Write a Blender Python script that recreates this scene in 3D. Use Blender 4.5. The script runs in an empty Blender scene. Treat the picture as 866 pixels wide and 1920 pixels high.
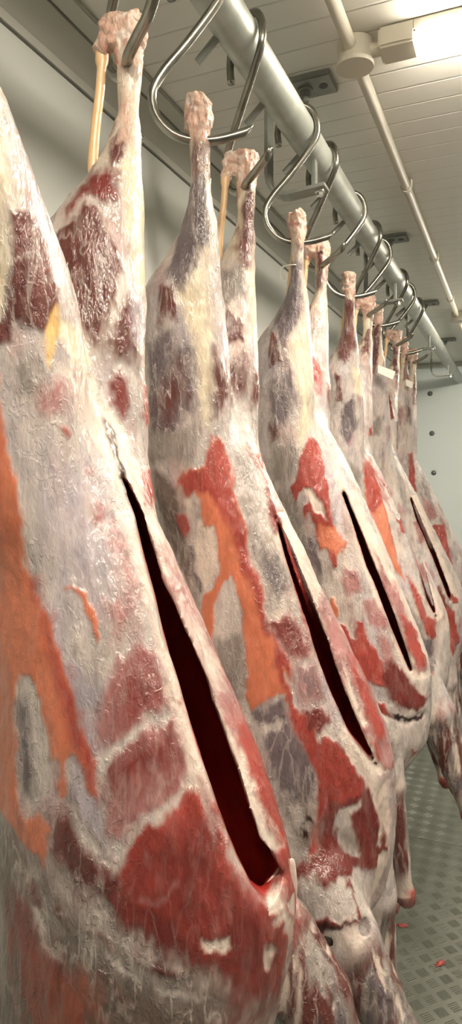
import bpy, bmesh, math, random
import numpy as np
import openvdb
from mathutils import Matrix, Vector

# ---------------------------------------------------------------- camera, world, exposure
S = bpy.context.scene
COL = S.collection
EYE = 1.35                                   # height of the camera above the floor
cam_data = bpy.data.cameras.new('camera')
cam_data.sensor_fit = 'VERTICAL'
cam_data.sensor_height = 36.0
cam_data.lens = 36.0 * 1274.0 / 1920.0
cam_data.clip_start = 0.02
cam = bpy.data.objects.new('camera', cam_data)
COL.objects.link(cam)
cam.matrix_world = Matrix(((0.9211, -0.0194, 0.3888, 0.0),
                           (0.3892, 0.0537, -0.9196, 0.0),
                           (-0.0030, 0.9984, 0.0569, EYE),
                           (0, 0, 0, 1)))
S.camera = cam
S.view_settings.view_transform = 'Standard'
S.view_settings.look = 'None'
S.view_settings.gamma = 1.0
S.view_settings.use_curve_mapping = False
S.view_settings.exposure = 0.0
LAMP_POWER = 112.0                            # emission strength of the ceiling lamps
LAMP_COLOUR = (1.0, 0.90, 0.74)
world = bpy.data.worlds.new('world')
S.world = world
world.use_nodes = True
world.node_tree.nodes['Background'].inputs[0].default_value = (0.62, 0.72, 0.75, 1)
world.node_tree.nodes['Background'].inputs[1].default_value = 0.02
try:
    S.cycles.max_bounces = 8
    S.cycles.diffuse_bounces = 5
    S.cycles.caustics_reflective = False
    S.cycles.caustics_refractive = False
    S.cycles.sample_clamp_indirect = 4.0
    S.cycles.use_denoising = True
except Exception:
    pass

# ---------------------------------------------------------------- helpers
def tag(o, label=None, cat=None, group=None, kind=None):
    if label: o['label'] = label
    if cat: o['category'] = cat
    if group: o['group'] = group
    if kind: o['kind'] = kind
    return o

def empty(name, loc, label, cat, group=None):
    o = bpy.data.objects.new(name, None)
    o.empty_display_size = 0.03
    o.location = loc
    COL.objects.link(o)
    return tag(o, label, cat, group)

def link(name, me, mat, parent=None):
    if mat: 
        me.materials.clear(); me.materials.append(mat)
    o = bpy.data.objects.new(name, me)
    COL.objects.link(o)
    if parent: o.parent = parent
    return o

def obj(name, bm, mat, parent=None, smooth=False, loc=(0, 0, 0)):
    me = bpy.data.meshes.new(name)
    bmesh.ops.recalc_face_normals(bm, faces=bm.faces)
    if smooth:
        for f in bm.faces: f.smooth = True
    bm.to_mesh(me); bm.free()
    o = link(name, me, mat, parent)
    o.location = loc
    return o

def box(bm, lo, hi, bev=0.0):
    g = bmesh.ops.create_cube(bm, size=1.0)
    vs = g['verts']
    for v in vs:
        v.co = Vector([lo[i] + (v.co[i] + 0.5) * (hi[i] - lo[i]) for i in range(3)])
    if bev:
        es = list({e for v in vs for e in v.link_edges})
        bmesh.ops.bevel(bm, geom=es, offset=bev, segments=2, affect='EDGES')

def cyl(bm, p, q, r0, r1=None, n=24, cap=True):
    p, q = Vector(p), Vector(q)
    r1 = r0 if r1 is None else r1
    d = q - p
    m = Matrix.Translation((p + q) / 2) @ d.to_track_quat('Z', 'Y').to_matrix().to_4x4()
    bmesh.ops.create_cone(bm, cap_ends=cap, segments=n, radius1=r0, radius2=r1, depth=d.length, matrix=m)

def spline(pts, per=8):
    P = [Vector(p) for p in pts]
    P = [P[0] * 2 - P[1]] + P + [P[-1] * 2 - P[-2]]
    out = []
    for i in range(1, len(P) - 2):
        a, b, c, d = P[i - 1:i + 3]
        for k in range(per):
            t = k / per
            out.append(0.5 * ((2 * b) + (c - a) * t + (2 * a - 5 * b + 4 * c - d) * t * t + (3 * b - a - 3 * c + d) * t ** 3))
    out.append(P[-2].copy())
    return out

def tube(bm, pts, rad, n=12, squash=None):
    """a swept round bar through pts; rad is a number or one per point"""
    pts = [Vector(p) for p in pts]
    rs = [rad] * len(pts) if not hasattr(rad, '__len__') else list(rad)
    rings, up = [], None
    for i, p in enumerate(pts):
        t = (pts[min(i + 1, len(pts) - 1)] - pts[max(i - 1, 0)]).normalized()
        if up is None:
            up = t.orthogonal().normalized()
        up = (up - t * up.dot(t)).normalized()
        side = t.cross(up)
        rings.append([bm.verts.new(p + (up * math.cos(2 * math.pi * k / n) + side * math.sin(2 * math.pi * k / n)) * rs[i]) for k in range(n)])
    for a, b in zip(rings, rings[1:]):
        for k in range(n):
            bm.faces.new((a[k], a[(k + 1) % n], b[(k + 1) % n], b[k]))
    bm.faces.new(rings[0][::-1]); bm.faces.new(rings[-1])

def bar(bm, pts, width, thick, wdir):
    """a bent flat bar: pts along the middle, wdir the direction of its width"""
    pts = [Vector(p) for p in pts]
    w = Vector(wdir).normalized() * width / 2
    rings = []
    for i, p in enumerate(pts):
        t = (pts[min(i + 1, len(pts) - 1)] - pts[max(i - 1, 0)]).normalized()
        n = t.cross(w).normalized() * thick / 2
        rings.append([bm.verts.new(p + a) for a in (w + n, w - n, -w - n, -w + n)])
    for a, b in zip(rings, rings[1:]):
        for k in range(4):
            bm.faces.new((a[k], a[(k + 1) % 4], b[(k + 1) % 4], b[k]))
    bm.faces.new(rings[0][::-1]); bm.faces.new(rings[-1])

# ---------------------------------------------------------------- materials
def mat(name, base, rough=0.5, metal=0.0, noise=None, bump=None, spec=None):
    """noise = (scale, colour2, amount); bump = (scale, strength)"""
    m = bpy.data.materials.new(name); m.use_nodes = True
    nt = m.node_tree; b = nt.nodes['Principled BSDF']
    b.inputs['Base Color'].default_value = (*base, 1)
    b.inputs['Roughness'].default_value = rough
    b.inputs['Metallic'].default_value = metal
    if spec is not None: b.inputs['Specular IOR Level'].default_value = spec
    tc = nt.nodes.new('ShaderNodeTexCoord')
    if noise:
        n = nt.nodes.new('ShaderNodeTexNoise'); n.inputs['Scale'].default_value = noise[0]; n.inputs['Detail'].default_value = 5
        nt.links.new(tc.outputs['Object'], n.inputs['Vector'])
        r = nt.nodes.new('ShaderNodeValToRGB')
        r.color_ramp.elements[0].position = 0.5 - noise[2] / 2; r.color_ramp.elements[1].position = 0.5 + noise[2] / 2
        r.color_ramp.elements[0].color = (*base, 1); r.color_ramp.elements[1].color = (*noise[1], 1)
        nt.links.new(n.outputs['Fac'], r.inputs['Fac']); nt.links.new(r.outputs['Color'], b.inputs['Base Color'])
    if bump:
        n = nt.nodes.new('ShaderNodeTexNoise'); n.inputs['Scale'].default_value = bump[0]; n.inputs['Detail'].default_value = 3
        nt.links.new(tc.outputs['Object'], n.inputs['Vector'])
        u = nt.nodes.new('ShaderNodeBump'); u.inputs['Strength'].default_value = bump[1]; u.inputs['Distance'].default_value = 0.002
        nt.links.new(n.outputs['Fac'], u.inputs['Height']); nt.links.new(u.outputs['Normal'], b.inputs['Normal'])
    return m

M_WALL = mat('white_wall_panel', (0.70, 0.72, 0.68), 0.45, noise=(3, (0.65, 0.67, 0.63), 0.6))
M_UNSEEN_WALL = mat('unseen_grey_wall', (0.32, 0.33, 0.32), 0.5)  # unseen walls kept grey so they bounce less light
M_COVE = mat('cove_trim', (0.50, 0.50, 0.45), 0.5)
M_ENDWALL = mat('end_wall_panel', (0.78, 0.84, 0.85), 0.35, noise=(2, (0.73, 0.79, 0.80), 0.7))
M_GALV = mat('galvanised_steel', (0.36, 0.38, 0.345), 0.45, 0.40, noise=(22, (0.47, 0.49, 0.45), 0.35), bump=(60, 0.15))
M_BRACKET = mat('dull_zinc', (0.24, 0.25, 0.23), 0.5, 0.6, noise=(40, (0.33, 0.34, 0.31), 0.5))
M_HOOK = mat('stainless_hook', (0.36, 0.35, 0.31), 0.26, 0.95, noise=(35, (0.22, 0.21, 0.18), 0.4), bump=(120, 0.12))
M_BRIGHT = mat('bright_bolt', (0.7, 0.7, 0.68), 0.2, 1.0)
M_PVC = mat('white_conduit_plastic', (0.66, 0.62, 0.52), 0.4)
M_RIVET = mat('grey_rivet', (0.16, 0.17, 0.17), 0.4, 0.5)
M_DARK = mat('dark_joint', (0.10, 0.10, 0.09), 0.7)
M_PAPER = mat('white_paper', (0.86, 0.84, 0.78), 0.6, noise=(60, (0.78, 0.76, 0.70), 0.5))
M_STRING = mat('white_string', (0.8, 0.76, 0.68), 0.7)
M_TENDON = mat('tendon', (0.70, 0.42, 0.20), 0.32, noise=(45, (0.76, 0.56, 0.34), 0.5), bump=(90, 0.3))
M_FAT = mat('pale_fat', (0.72, 0.60, 0.53), 0.36, noise=(70, (0.62, 0.46, 0.40), 0.6), bump=(160, 0.4))
M_SCRAP = mat('meat_scrap', (0.28, 0.03, 0.03), 0.35, noise=(150, (0.4, 0.08, 0.06), 0.5))
m = M_CLEAR = mat('clear_plastic', (0.80, 0.82, 0.78), 0.15)
m.node_tree.nodes['Principled BSDF'].inputs['Transmission Weight'].default_value = 0.7

def ceiling_material():
    m = mat('white_ceiling_panel', (0.82, 0.81, 0.75), 0.32)
    nt = m.node_tree; N = nt.nodes; b = N['Principled BSDF']
    g = N.new('ShaderNodeNewGeometry'); sx = N.new('ShaderNodeSeparateXYZ'); nt.links.new(g.outputs['Position'], sx.inputs[0])
    def math_(op, a, c=None):
        n = N.new('ShaderNodeMath'); n.operation = op
        for i, v in enumerate((a, c)):
            if v is None: continue
            if isinstance(v, (int, float)): n.inputs[i].default_value = v
            else: nt.links.new(v, n.inputs[i])
        return n.outputs[0]
    fr = math_('FRACT', math_('DIVIDE', math_('ADD', sx.outputs['Y'], 2.99), 0.070))   # narrow tongue-and-groove boards
    groove = math_('MAXIMUM', math_('MULTIPLY', math_('SUBTRACT', math_('ABSOLUTE', math_('SUBTRACT', fr, 0.5)), 0.45), 20.0), 0.0)
    src = b.inputs['Base Color'].default_value[:]
    mx = N.new('ShaderNodeMix'); mx.data_type = 'RGBA'; mx.inputs['A'].default_value = src; mx.inputs['B'].default_value = (0.52, 0.50, 0.44, 1)
    nt.links.new(math_('MULTIPLY', groove, 0.40), mx.inputs['Factor']); nt.links.new(mx.outputs['Result'], b.inputs['Base Color'])
    bp = N.new('ShaderNodeBump'); bp.inputs['Strength'].default_value = 0.8; bp.inputs['Distance'].default_value = 0.002; bp.invert = True
    nt.links.new(groove, bp.inputs['Height']); nt.links.new(bp.outputs['Normal'], b.inputs['Normal'])
    return m
M_CEIL = ceiling_material()

def floor_material():
    """aluminium tread plate: groups of five short ribs, turned a quarter from one cell to the next"""
    m = mat('aluminium_tread_plate', (0.19, 0.195, 0.165), 0.42, 0.45, noise=(5, (0.14, 0.145, 0.12), 0.6))
    nt = m.node_tree; N = nt.nodes; b = N['Principled BSDF']
    g = N.new('ShaderNodeNewGeometry'); sx = N.new('ShaderNodeSeparateXYZ')
    mp = N.new('ShaderNodeMapping'); mp.inputs['Rotation'].default_value = (0, 0, math.radians(45)); mp.inputs['Scale'].default_value = (1 / 0.043,) * 3
    nt.links.new(g.outputs['Position'], mp.inputs[0]); nt.links.new(mp.outputs[0], sx.inputs[0])
    def math_(op, a, c=None):
        n = N.new('ShaderNodeMath'); n.operation = op
        for i, v in enumerate((a, c)):
            if v is None: continue
            if isinstance(v, (int, float)): n.inputs[i].default_value = v
            else: nt.links.new(v, n.inputs[i])
        return n.outputs[0]
    x, y = sx.outputs[0], sx.outputs[1]
    fx, fy = math_('FRACT', x), math_('FRACT', y)
    par = math_('MODULO', math_('ADD', math_('ADD', math_('FLOOR', x), math_('FLOOR', y)), 1000.0), 2.0)
    def mix(t, a, c):
        return math_('ADD', math_('MULTIPLY', a, math_('SUBTRACT', 1.0, t)), math_('MULTIPLY', c, t))
    u, v = mix(par, fx, fy), mix(par, fy, fx)
    ins = math_('MULTIPLY', math_('LESS_THAN', math_('ABSOLUTE', math_('SUBTRACT', u, 0.5)), 0.33), math_('LESS_THAN', math_('ABSOLUTE', math_('SUBTRACT', v, 0.5)), 0.34))
    ribs = math_('ABSOLUTE', math_('SINE', math_('MULTIPLY', math_('SUBTRACT', v, 0.16), math.pi * 5 / 0.68)))
    h = math_('MULTIPLY', ins, math_('POWER', ribs, 2.0))
    bp = N.new('ShaderNodeBump'); bp.inputs['Strength'].default_value = 0.8; bp.inputs['Distance'].default_value = 0.0022
    nt.links.new(h, bp.inputs['Height']); nt.links.new(bp.outputs['Normal'], b.inputs['Normal'])
    ro = math_('ADD', 0.44, math_('MULTIPLY', h, -0.2)); nt.links.new(ro, b.inputs['Roughness'])
    return m
M_FLOOR = floor_material()

def lamp_material():
    m = bpy.data.materials.new('lit_diffuser'); m.use_nodes = True
    b = m.node_tree.nodes['Principled BSDF']
    b.inputs['Base Color'].default_value = (0.9, 0.88, 0.8, 1)
    b.inputs['Emission Color'].default_value = (*LAMP_COLOUR, 1)
    b.inputs['Emission Strength'].default_value = LAMP_POWER
    return m
M_LAMP = lamp_material()

# ---------------------------------------------------------------- the cold room
WALL_X, RIGHT_X, END_Y, BACK_Y, CEIL = -0.80, 1.45, 5.22, -2.4, 0.80 + EYE
def struct(name, bm, m, label=None, smooth=False):
    o = obj(name, bm, m, smooth=smooth); o['kind'] = 'structure'
    if label: o['label'] = label
    return o
bm = bmesh.new(); box(bm, (WALL_X - .06, BACK_Y - .06, -.06), (RIGHT_X + .06, END_Y + .06, 0)); struct('floor', bm, M_FLOOR, 'worn aluminium tread plate floor')
bm = bmesh.new(); box(bm, (WALL_X - .06, BACK_Y - .06, CEIL), (RIGHT_X + .06, END_Y + .06, CEIL + .06)); struct('ceiling', bm, M_CEIL, 'white board ceiling')
bm = bmesh.new(); box(bm, (WALL_X - .06, BACK_Y, 0), (WALL_X, END_Y, CEIL)); struct('wall_left', bm, M_WALL, 'plain pale wall behind the rail')
bm = bmesh.new(); box(bm, (RIGHT_X, BACK_Y, 0), (RIGHT_X + .06, END_Y, CEIL)); struct('wall_right', bm, M_UNSEEN_WALL)
bm = bmesh.new(); box(bm, (WALL_X, END_Y, 0), (RIGHT_X, END_Y + .06, CEIL)); struct('wall_end', bm, M_ENDWALL, 'white far wall at the end of the rail')
bm = bmesh.new(); box(bm, (WALL_X, BACK_Y - .06, 0), (RIGHT_X, BACK_Y, CEIL)); struct('wall_back', bm, M_UNSEEN_WALL)
# cove between the left wall and the ceiling: flange on the wall, slanted face, trim strip on the ceiling
bm = bmesh.new()
prof = [(-.800, .745), (-.7935, .745), (-.7935, .762), (-.742, .790), (-.742, .800), (-.800, .800)]
a = [bm.verts.new((x, BACK_Y, z + EYE)) for x, z in prof]; c = [bm.verts.new((x, END_Y, z + EYE)) for x, z in prof]
n = len(prof)
for i in range(n): bm.faces.new((a[i], a[(i + 1) % n], c[(i + 1) % n], c[i]))
bm.faces.new(a[::-1]); bm.faces.new(c)
struct('trim_1', bm, M_COVE, 'slanted cove trim along the left wall')
bm = bmesh.new(); box(bm, (-.738, BACK_Y, CEIL - .009), (-.700, END_Y, CEIL), .002); struct('trim_2', bm, M_COVE, 'flat trim strip on the ceiling beside the cove')
bm = bmesh.new(); box(bm, (WALL_X, BACK_Y, .742 + EYE), (-.7985, END_Y, .7445 + EYE)); struct('trim_3', bm, M_DARK, 'dark joint line under the cove')
bm = bmesh.new(); box(bm, (WALL_X, END_Y - .03, CEIL - .035), (RIGHT_X, END_Y, CEIL), .006); struct('trim_4', bm, M_COVE, 'trim between the far wall and the ceiling')
bm = bmesh.new(); box(bm, (WALL_X, 2.515, -.001), (RIGHT_X, 2.5185, .0012)); struct('trim_5', bm, M_DARK, 'joint between two floor plates')
for k in range(9):
    bm = bmesh.new(); y = 0.25 + k * 0.56
    cyl(bm, (-.7935, y, .753 + EYE), (-.7905, y, .753 + EYE), .0052, .0035, 12)
    tag(obj('rivet', bm, M_BRIGHT, smooth=True), 'small round rivet head in the flange under the cove', 'rivet', 'rivets along the cove flange')
names = ['top dark rivet on the white far wall', 'second dark rivet from the top on the far wall', 'third dark rivet from the top on the far wall', 'fourth dark rivet down on the far wall, low beside the last carcass']
for k in range(4):
    bm = bmesh.new(); p = (-.613 + .017 * k, END_Y, .581 - .2915 * k + EYE)
    cyl(bm, p, (p[0], p[1] - .008, p[2]), .019, .015, 16)
    tag(obj('wall_rivet', bm, M_RIVET, smooth=True), names[k], 'rivet', 'dark rivets on the far wall')

# ---------------------------------------------------------------- rail
RX, RZ, RR = -0.408, 0.671 + EYE, 0.0302
rail = empty('hanging_rail', (RX, 2.0, RZ), 'long galvanised steel pipe rail running under the ceiling to the far wall', 'rail')
bm = bmesh.new(); cyl(bm, (0, -3.6, 0), (0, 3.2, 0), RR, n=40); obj('pipe', bm, M_GALV, rail, True)
PINS = [.56, .76, .963, 1.162, 1.376, 1.58, 1.77, 1.954, 2.15, 2.354, 2.56, 2.78, 3.0]
for y in PINS:                                # stop pins welded to the wall side of the pipe, between the hooks
    bm = bmesh.new(); cyl(bm, (-.020, y - 2.0, -.022), (-.052, y - 2.0, -.050), .0062, n=12); obj('stop_pin', bm, M_BRACKET, rail)
# hangers
BR = [.31, 1.394, 2.388, 3.347, 4.299]
blab = ['steel rail hanger just above the nearest carcass, mostly out of view', 'nearest whole rail hanger in view with slotted ceiling plate beside the hooks', 'second whole rail hanger along the pipe, above the fourth carcass',
        'third rail hanger along the pipe, past the last hooks', 'rail hanger nearest the far wall, at the end of the pipe']
for y, lb in zip(BR, blab):
    h = empty('rail_hanger', (RX, y, CEIL), lb, 'hanger', 'rail hangers bolted to the ceiling')
    bm = bmesh.new(); box(bm, (-.115, -.036, -.012), (.048, .036, 0), .002); pl = obj('ceiling_plate', bm, M_BRACKET, h)
    bm = bmesh.new(); cyl(bm, (.026, .0, -.0125), (.026, 0, -.0132), .009, n=16); obj('slot', bm, M_DARK, pl)
    bm = bmesh.new(); cyl(bm, (-.012, .0, -.012), (-.012, 0, -.015), .016, n=24); cyl(bm, (-.012, .0, -.015), (-.012, 0, -.026), .0115, n=6); cyl(bm, (-.012, 0, -.026), (-.012, 0, -.036), .0075, n=16); obj('ceiling_bolt', bm, M_BRACKET, h)
    bm = bmesh.new()
    arc = [(-.092, 0, -.010), (-.092, 0, -.06), (-.092, 0, -.172), (-.089, 0, -.193), (-.080, 0, -.209), (-.064, 0, -.218), (-.045, 0, -.220), (.034, 0, -.214)]
    bar(bm, arc, .038, .007, (0, 1, 0)); obj('hanger_arm', bm, M_BRACKET, h)
    bm = bmesh.new(); box(bm, (.004, -.010, -.212), (.012, .010, -.156), .001); obj('saddle', bm, M_BRACKET, h)
    bm = bmesh.new(); cyl(bm, (.020, 0, -.2185), (.020, 0, -.2225), .010, n=24); cyl(bm, (.020, 0, -.2225), (.020, 0, -.230), .0075, n=6); obj('rail_bolt', bm, M_BRIGHT, h)

# ---------------------------------------------------------------- hooks
HOOK = [(-.036, .634), (-.0385, .66), (-.034, .686), (-.018, .705), (.004, .7115), (.025, .703), (.0365, .682), (.0375, .655), (.022, .626), (-.016, .577), (-.048, .540),
        (-.0625, .512), (-.058, .484), (-.038, .461), (-.010, .451), (.022, .4515), (.050, .458), (.075, .466)]
def make_hook(y, az, label, long_tip=False):
    h = empty('meat_hook', (RX, y, EYE + .70), label, 'hook', 'steel hooks over the rail')
    h.rotation_euler = (0, 0, math.radians(az))
    st = 1.0 / math.cos(math.radians(az)) if abs(az) > 30 else 1.0
    pts = [((x * (st if z > .62 else 1.0)), 0, z - .70) for x, z in HOOK]
    if az < 0:                                # swung the other way: the bowl passes in front of the shin, the point stands further out
        pts = [(x, -.013 * max(0, min(1, (x + .018) / .045)) * (z < -.18), z) for x, y_, z in pts] + ([(.108, -.013, -.205)] if long_tip else [(.090, -.013, -.226)])
    P = spline(pts, 7)
    bm = bmesh.new()
    r = [.0062] * len(P)
    tube(bm, P, r, 14)
    # bevelled tip: slice the last centimetres to a slanted point
    tip = P[-1]; d = (P[-1] - P[-4]).normalized()
    nrm = (Vector((0, 0, -1)) * 0.72 + d * 0.69).normalized()
    co = tip + Vector((0, 0, .0060))
    bmesh.ops.bisect_plane(bm, geom=bm.verts[:] + bm.edges[:] + bm.faces[:], plane_co=co, plane_no=-nrm if nrm.dot(d) < 0 else nrm, clear_outer=True)
    hole = [e for e in bm.edges if e.is_boundary]
    if hole: bmesh.ops.contextual_create(bm, geom=hole)
    bd = obj('hook_bar', bm, M_HOOK, h, True)
    return h

# ---------------------------------------------------------------- conduit, junction boxes, lamps
PX, PZ = -.299, .782 + EYE
con = empty('ceiling_conduit', (PX, 1.3, PZ), 'white plastic conduit pipe running along the ceiling beside the rail', 'conduit')
bm = bmesh.new(); cyl(bm, (0, -3.2, 0), (0, 2.33, 0), .0118, n=20); cyl(bm, (0.004, 2.33, 0), (0.004, 3.88, 0), .0118, n=20); obj('pipe', bm, M_PVC, con, True)
for y in (.35, 1.95, 2.62, 3.25, 4.4):
    bm = bmesh.new(); bar(bm, [(-.0145, y - 1.3, .017), (-.0140, y - 1.3, 0), (-.010, y - 1.3, -.010), (0, y - 1.3, -.0142), (.010, y - 1.3, -.010), (.0140, y - 1.3, 0), (.0145, y - 1.3, .017)], .014, .003, (0, 1, 0))
    obj('pipe_clip', bm, M_PVC, con)
LAMPS = [(.08, 'ceiling lamp right above the camera, out of view, joined to the conduit'), (1.30, 'bright batten lamp at the top of the picture, joined to the round junction box'), (3.62, 'ceiling lamp fed by the far junction box')]
for (y, lb), jl in zip(LAMPS, ['round junction box above the camera, out of view', 'round white junction box on the conduit beside the bright lamp', 'far round junction box on the conduit, near the end of the rail']):
    j = empty('junction_box', (PX + .003, y, CEIL), jl, 'junction box', 'junction boxes on the conduit')
    bm = bmesh.new(); cyl(bm, (0, 0, -.001), (0, 0, -.040), .0325, n=40); obj('box_body', bm, M_PVC, j)
    bm = bmesh.new(); cyl(bm, (0, 0, -.040), (0, 0, -.0465), .0355, .0345, n=40); obj('box_lid', bm, M_PVC, j)
    bm = bmesh.new(); cyl(bm, (.030, 0, -.022), (.049, 0, -.022), .0125, n=20); obj('cable_gland', bm, M_PVC, j)
    l = empty('batten_lamp', (PX + .05, y, CEIL), lb, 'ceiling lamp', 'batten lamps on the ceiling')
    bm = bmesh.new(); box(bm, (0, -.030, -.038), (.066, .030, -.001), .004); box(bm, (.060, -.029, -.022), (1.30, .029, -.001), .003); box(bm, (1.236, -.030, -.038), (1.30, .030, -.001), .004); obj('lamp_housing', bm, M_PVC, l)
    bm = bmesh.new(); box(bm, (.0665, -.0315, -.0400), (1.2355, .0315, -.0120), .009); obj('diffuser', bm, M_LAMP, l)

# ---------------------------------------------------------------- numpy noise
def vnoise(p, seed=0):
    """smooth value noise in [-1, 1] at points p (n, 3)"""
    p = np.asarray(p, np.float64) + seed * 17.31
    i = np.floor(p).astype(np.int64); f = p - i
    f = f * f * f * (f * (f * 6 - 15) + 10)
    def h(a, b, c):
        n = (a * 374761393 + b * 668265263 + c * 2147483647 + seed * 974711) & 0x7fffffff
        n = ((n ^ (n >> 13)) * 1274126177) & 0x7fffffff
        n = ((n ^ (n >> 16)) * 1911520717) & 0x7fffffff
        return (n / 0x3fffffff) - 1.0
    r = 0
    for dx in (0, 1):
        for dy in (0, 1):
            for dz in (0, 1):
                w = (f[:, 0] if dx else 1 - f[:, 0]) * (f[:, 1] if dy else 1 - f[:, 1]) * (f[:, 2] if dz else 1 - f[:, 2])
                r = r + w * h(i[:, 0] + dx, i[:, 1] + dy, i[:, 2] + dz)
    return r
def fbm(p, seed=0, octaves=3):
    r, a, s = 0, 1.0, 0
    for k in range(octaves):
        r = r + a * vnoise(p * 2.03 ** k, seed + 7 * k); s += a; a *= 0.5
    return r / s

# ---------------------------------------------------------------- meat material
def meat_material():
    m = bpy.data.materials.new('raw_lamb'); m.use_nodes = True
    nt = m.node_tree; N = nt.nodes; L = nt.links; b = N['Principled BSDF']
    at = N.new('ShaderNodeAttribute'); at.attribute_name = 'tint'
    at2 = N.new('ShaderNodeAttribute'); at2.attribute_name = 'surf'       # r roughness, g fat amount, b bump amount
    sp = N.new('ShaderNodeSeparateColor'); L.new(at2.outputs['Color'], sp.inputs[0])
    tc = N.new('ShaderNodeTexCoord')
    mp = N.new('ShaderNodeMapping'); mp.inputs['Scale'].default_value = (1, 1, 0.42); L.new(tc.outputs['Object'], mp.inputs[0])
    n1 = N.new('ShaderNodeTexNoise'); n1.inputs['Scale'].default_value = 150; n1.inputs['Detail'].default_value = 4; n1.inputs['Distortion'].default_value = 1.2; L.new(mp.outputs[0], n1.inputs['Vector'])
    n2 = N.new('ShaderNodeTexNoise'); n2.inputs['Scale'].default_value = 42; n2.inputs['Detail'].default_value = 5; n2.inputs['Distortion'].default_value = 0.8; L.new(mp.outputs[0], n2.inputs['Vector'])
    n3 = N.new('ShaderNodeTexNoise'); n3.inputs['Scale'].default_value = 380; n3.inputs['Detail'].default_value = 2; L.new(mp.outputs[0], n3.inputs['Vector'])
    # mottling and fine grain shift the value of the colour
    mr = N.new('ShaderNodeMapRange'); mr.inputs['From Min'].default_value = 0.3; mr.inputs['From Max'].default_value = 0.7; mr.inputs['To Min'].default_value = 0.90; mr.inputs['To Max'].default_value = 1.08
    L.new(n1.outputs['Fac'], mr.inputs['Value'])
    mr2 = N.new('ShaderNodeMapRange'); mr2.inputs['From Min'].default_value = 0.3; mr2.inputs['From Max'].default_value = 0.7; mr2.inputs['To Min'].default_value = 0.86; mr2.inputs['To Max'].default_value = 1.12
    L.new(n2.outputs['Fac'], mr2.inputs['Value'])
    mv = N.new('ShaderNodeMath'); mv.operation = 'MULTIPLY'; L.new(mr.outputs[0], mv.inputs[0]); L.new(mr2.outputs[0], mv.inputs[1])
    hsv = N.new('ShaderNodeHueSaturation'); L.new(at.outputs['Color'], hsv.inputs['Color']); L.new(mv.outputs[0], hsv.inputs['Value'])
    # a web of thin whitish strands of connective tissue
    mp4 = N.new('ShaderNodeMapping'); mp4.inputs['Scale'].default_value = (1, 1, 0.22); mp4.inputs['Rotation'].default_value = (0.25, 0.3, 0); L.new(tc.outputs['Object'], mp4.inputs[0])
    n4 = N.new('ShaderNodeTexNoise'); n4.inputs['Scale'].default_value = 48; n4.inputs['Detail'].default_value = 4; n4.inputs['Distortion'].default_value = 0.5; L.new(mp4.outputs[0], n4.inputs['Vector'])
    rd = N.new('ShaderNodeMath'); rd.operation = 'SUBTRACT'; L.new(n4.outputs['Fac'], rd.inputs[0]); rd.inputs[1].default_value = 0.5
    ra = N.new('ShaderNodeMath'); ra.operation = 'ABSOLUTE'; L.new(rd.outputs[0], ra.inputs[0])
    st = N.new('ShaderNodeMapRange'); st.inputs['From Min'].default_value = 0.0; st.inputs['From Max'].default_value = 0.03; st.inputs['To Min'].default_value = 0.50; st.inputs['To Max'].default_value = 0.0
    L.new(ra.outputs[0], st.inputs['Value'])
    ms = N.new('ShaderNodeMath'); ms.operation = 'MULTIPLY'; L.new(st.outputs[0], ms.inputs[0]); L.new(sp.outputs['Green'], ms.inputs[1])
    mx = N.new('ShaderNodeMix'); mx.data_type = 'RGBA'; L.new(ms.outputs[0], mx.inputs['Factor']); L.new(hsv.outputs[0], mx.inputs['A']); mx.inputs['B'].default_value = (0.66, 0.58, 0.53, 1)
    L.new(mx.outputs['Result'], b.inputs['Base Color'])
    rr = N.new('ShaderNodeMath'); rr.operation = 'MULTIPLY_ADD'; L.new(n2.outputs['Fac'], rr.inputs[0]); rr.inputs[1].default_value = 0.30; L.new(sp.outputs['Red'], rr.inputs[2])
    ro = N.new('ShaderNodeMath'); ro.operation = 'SUBTRACT'; L.new(rr.outputs[0], ro.inputs[0]); ro.inputs[1].default_value = 0.15
    L.new(ro.outputs[0], b.inputs['Roughness'])
    add = N.new('ShaderNodeMath'); add.operation = 'MULTIPLY_ADD'; L.new(n1.outputs['Fac'], add.inputs[0]); add.inputs[1].default_value = 0.45; L.new(n2.outputs['Fac'], add.inputs[2])
    add2 = N.new('ShaderNodeMath'); add2.operation = 'MULTIPLY_ADD'; L.new(n3.outputs['Fac'], add2.inputs[0]); add2.inputs[1].default_value = 0.25; L.new(add.outputs[0], add2.inputs[2])
    add3 = N.new('ShaderNodeMath'); add3.operation = 'MULTIPLY_ADD'; L.new(ms.outputs[0], add3.inputs[0]); add3.inputs[1].default_value = 0.30; L.new(add2.outputs[0], add3.inputs[2])
    # raised wet crinkles of membrane that catch the light
    mp5 = N.new('ShaderNodeMapping'); mp5.inputs['Scale'].default_value = (1, 1, 0.55); mp5.inputs['Rotation'].default_value = (0.5, 0.45, 0.2); L.new(tc.outputs['Object'], mp5.inputs[0])
    n5 = N.new('ShaderNodeTexNoise'); n5.inputs['Scale'].default_value = 115; n5.inputs['Detail'].default_value = 5; n5.inputs['Distortion'].default_value = 2.2; L.new(mp5.outputs[0], n5.inputs['Vector'])
    n6 = N.new('ShaderNodeTexNoise'); n6.inputs['Scale'].default_value = 11; n6.inputs['Detail'].default_value = 2; L.new(tc.outputs['Object'], n6.inputs['Vector'])
    cr = N.new('ShaderNodeMapRange'); cr.interpolation_type = 'SMOOTHSTEP'; cr.inputs['From Min'].default_value = 0.50; cr.inputs['From Max'].default_value = 0.62; L.new(n5.outputs['Fac'], cr.inputs['Value'])
    cm = N.new('ShaderNodeMapRange'); cm.inputs['From Min'].default_value = 0.44; cm.inputs['From Max'].default_value = 0.58; cm.inputs['To Max'].default_value = 1.0; L.new(n6.outputs['Fac'], cm.inputs['Value'])
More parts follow.
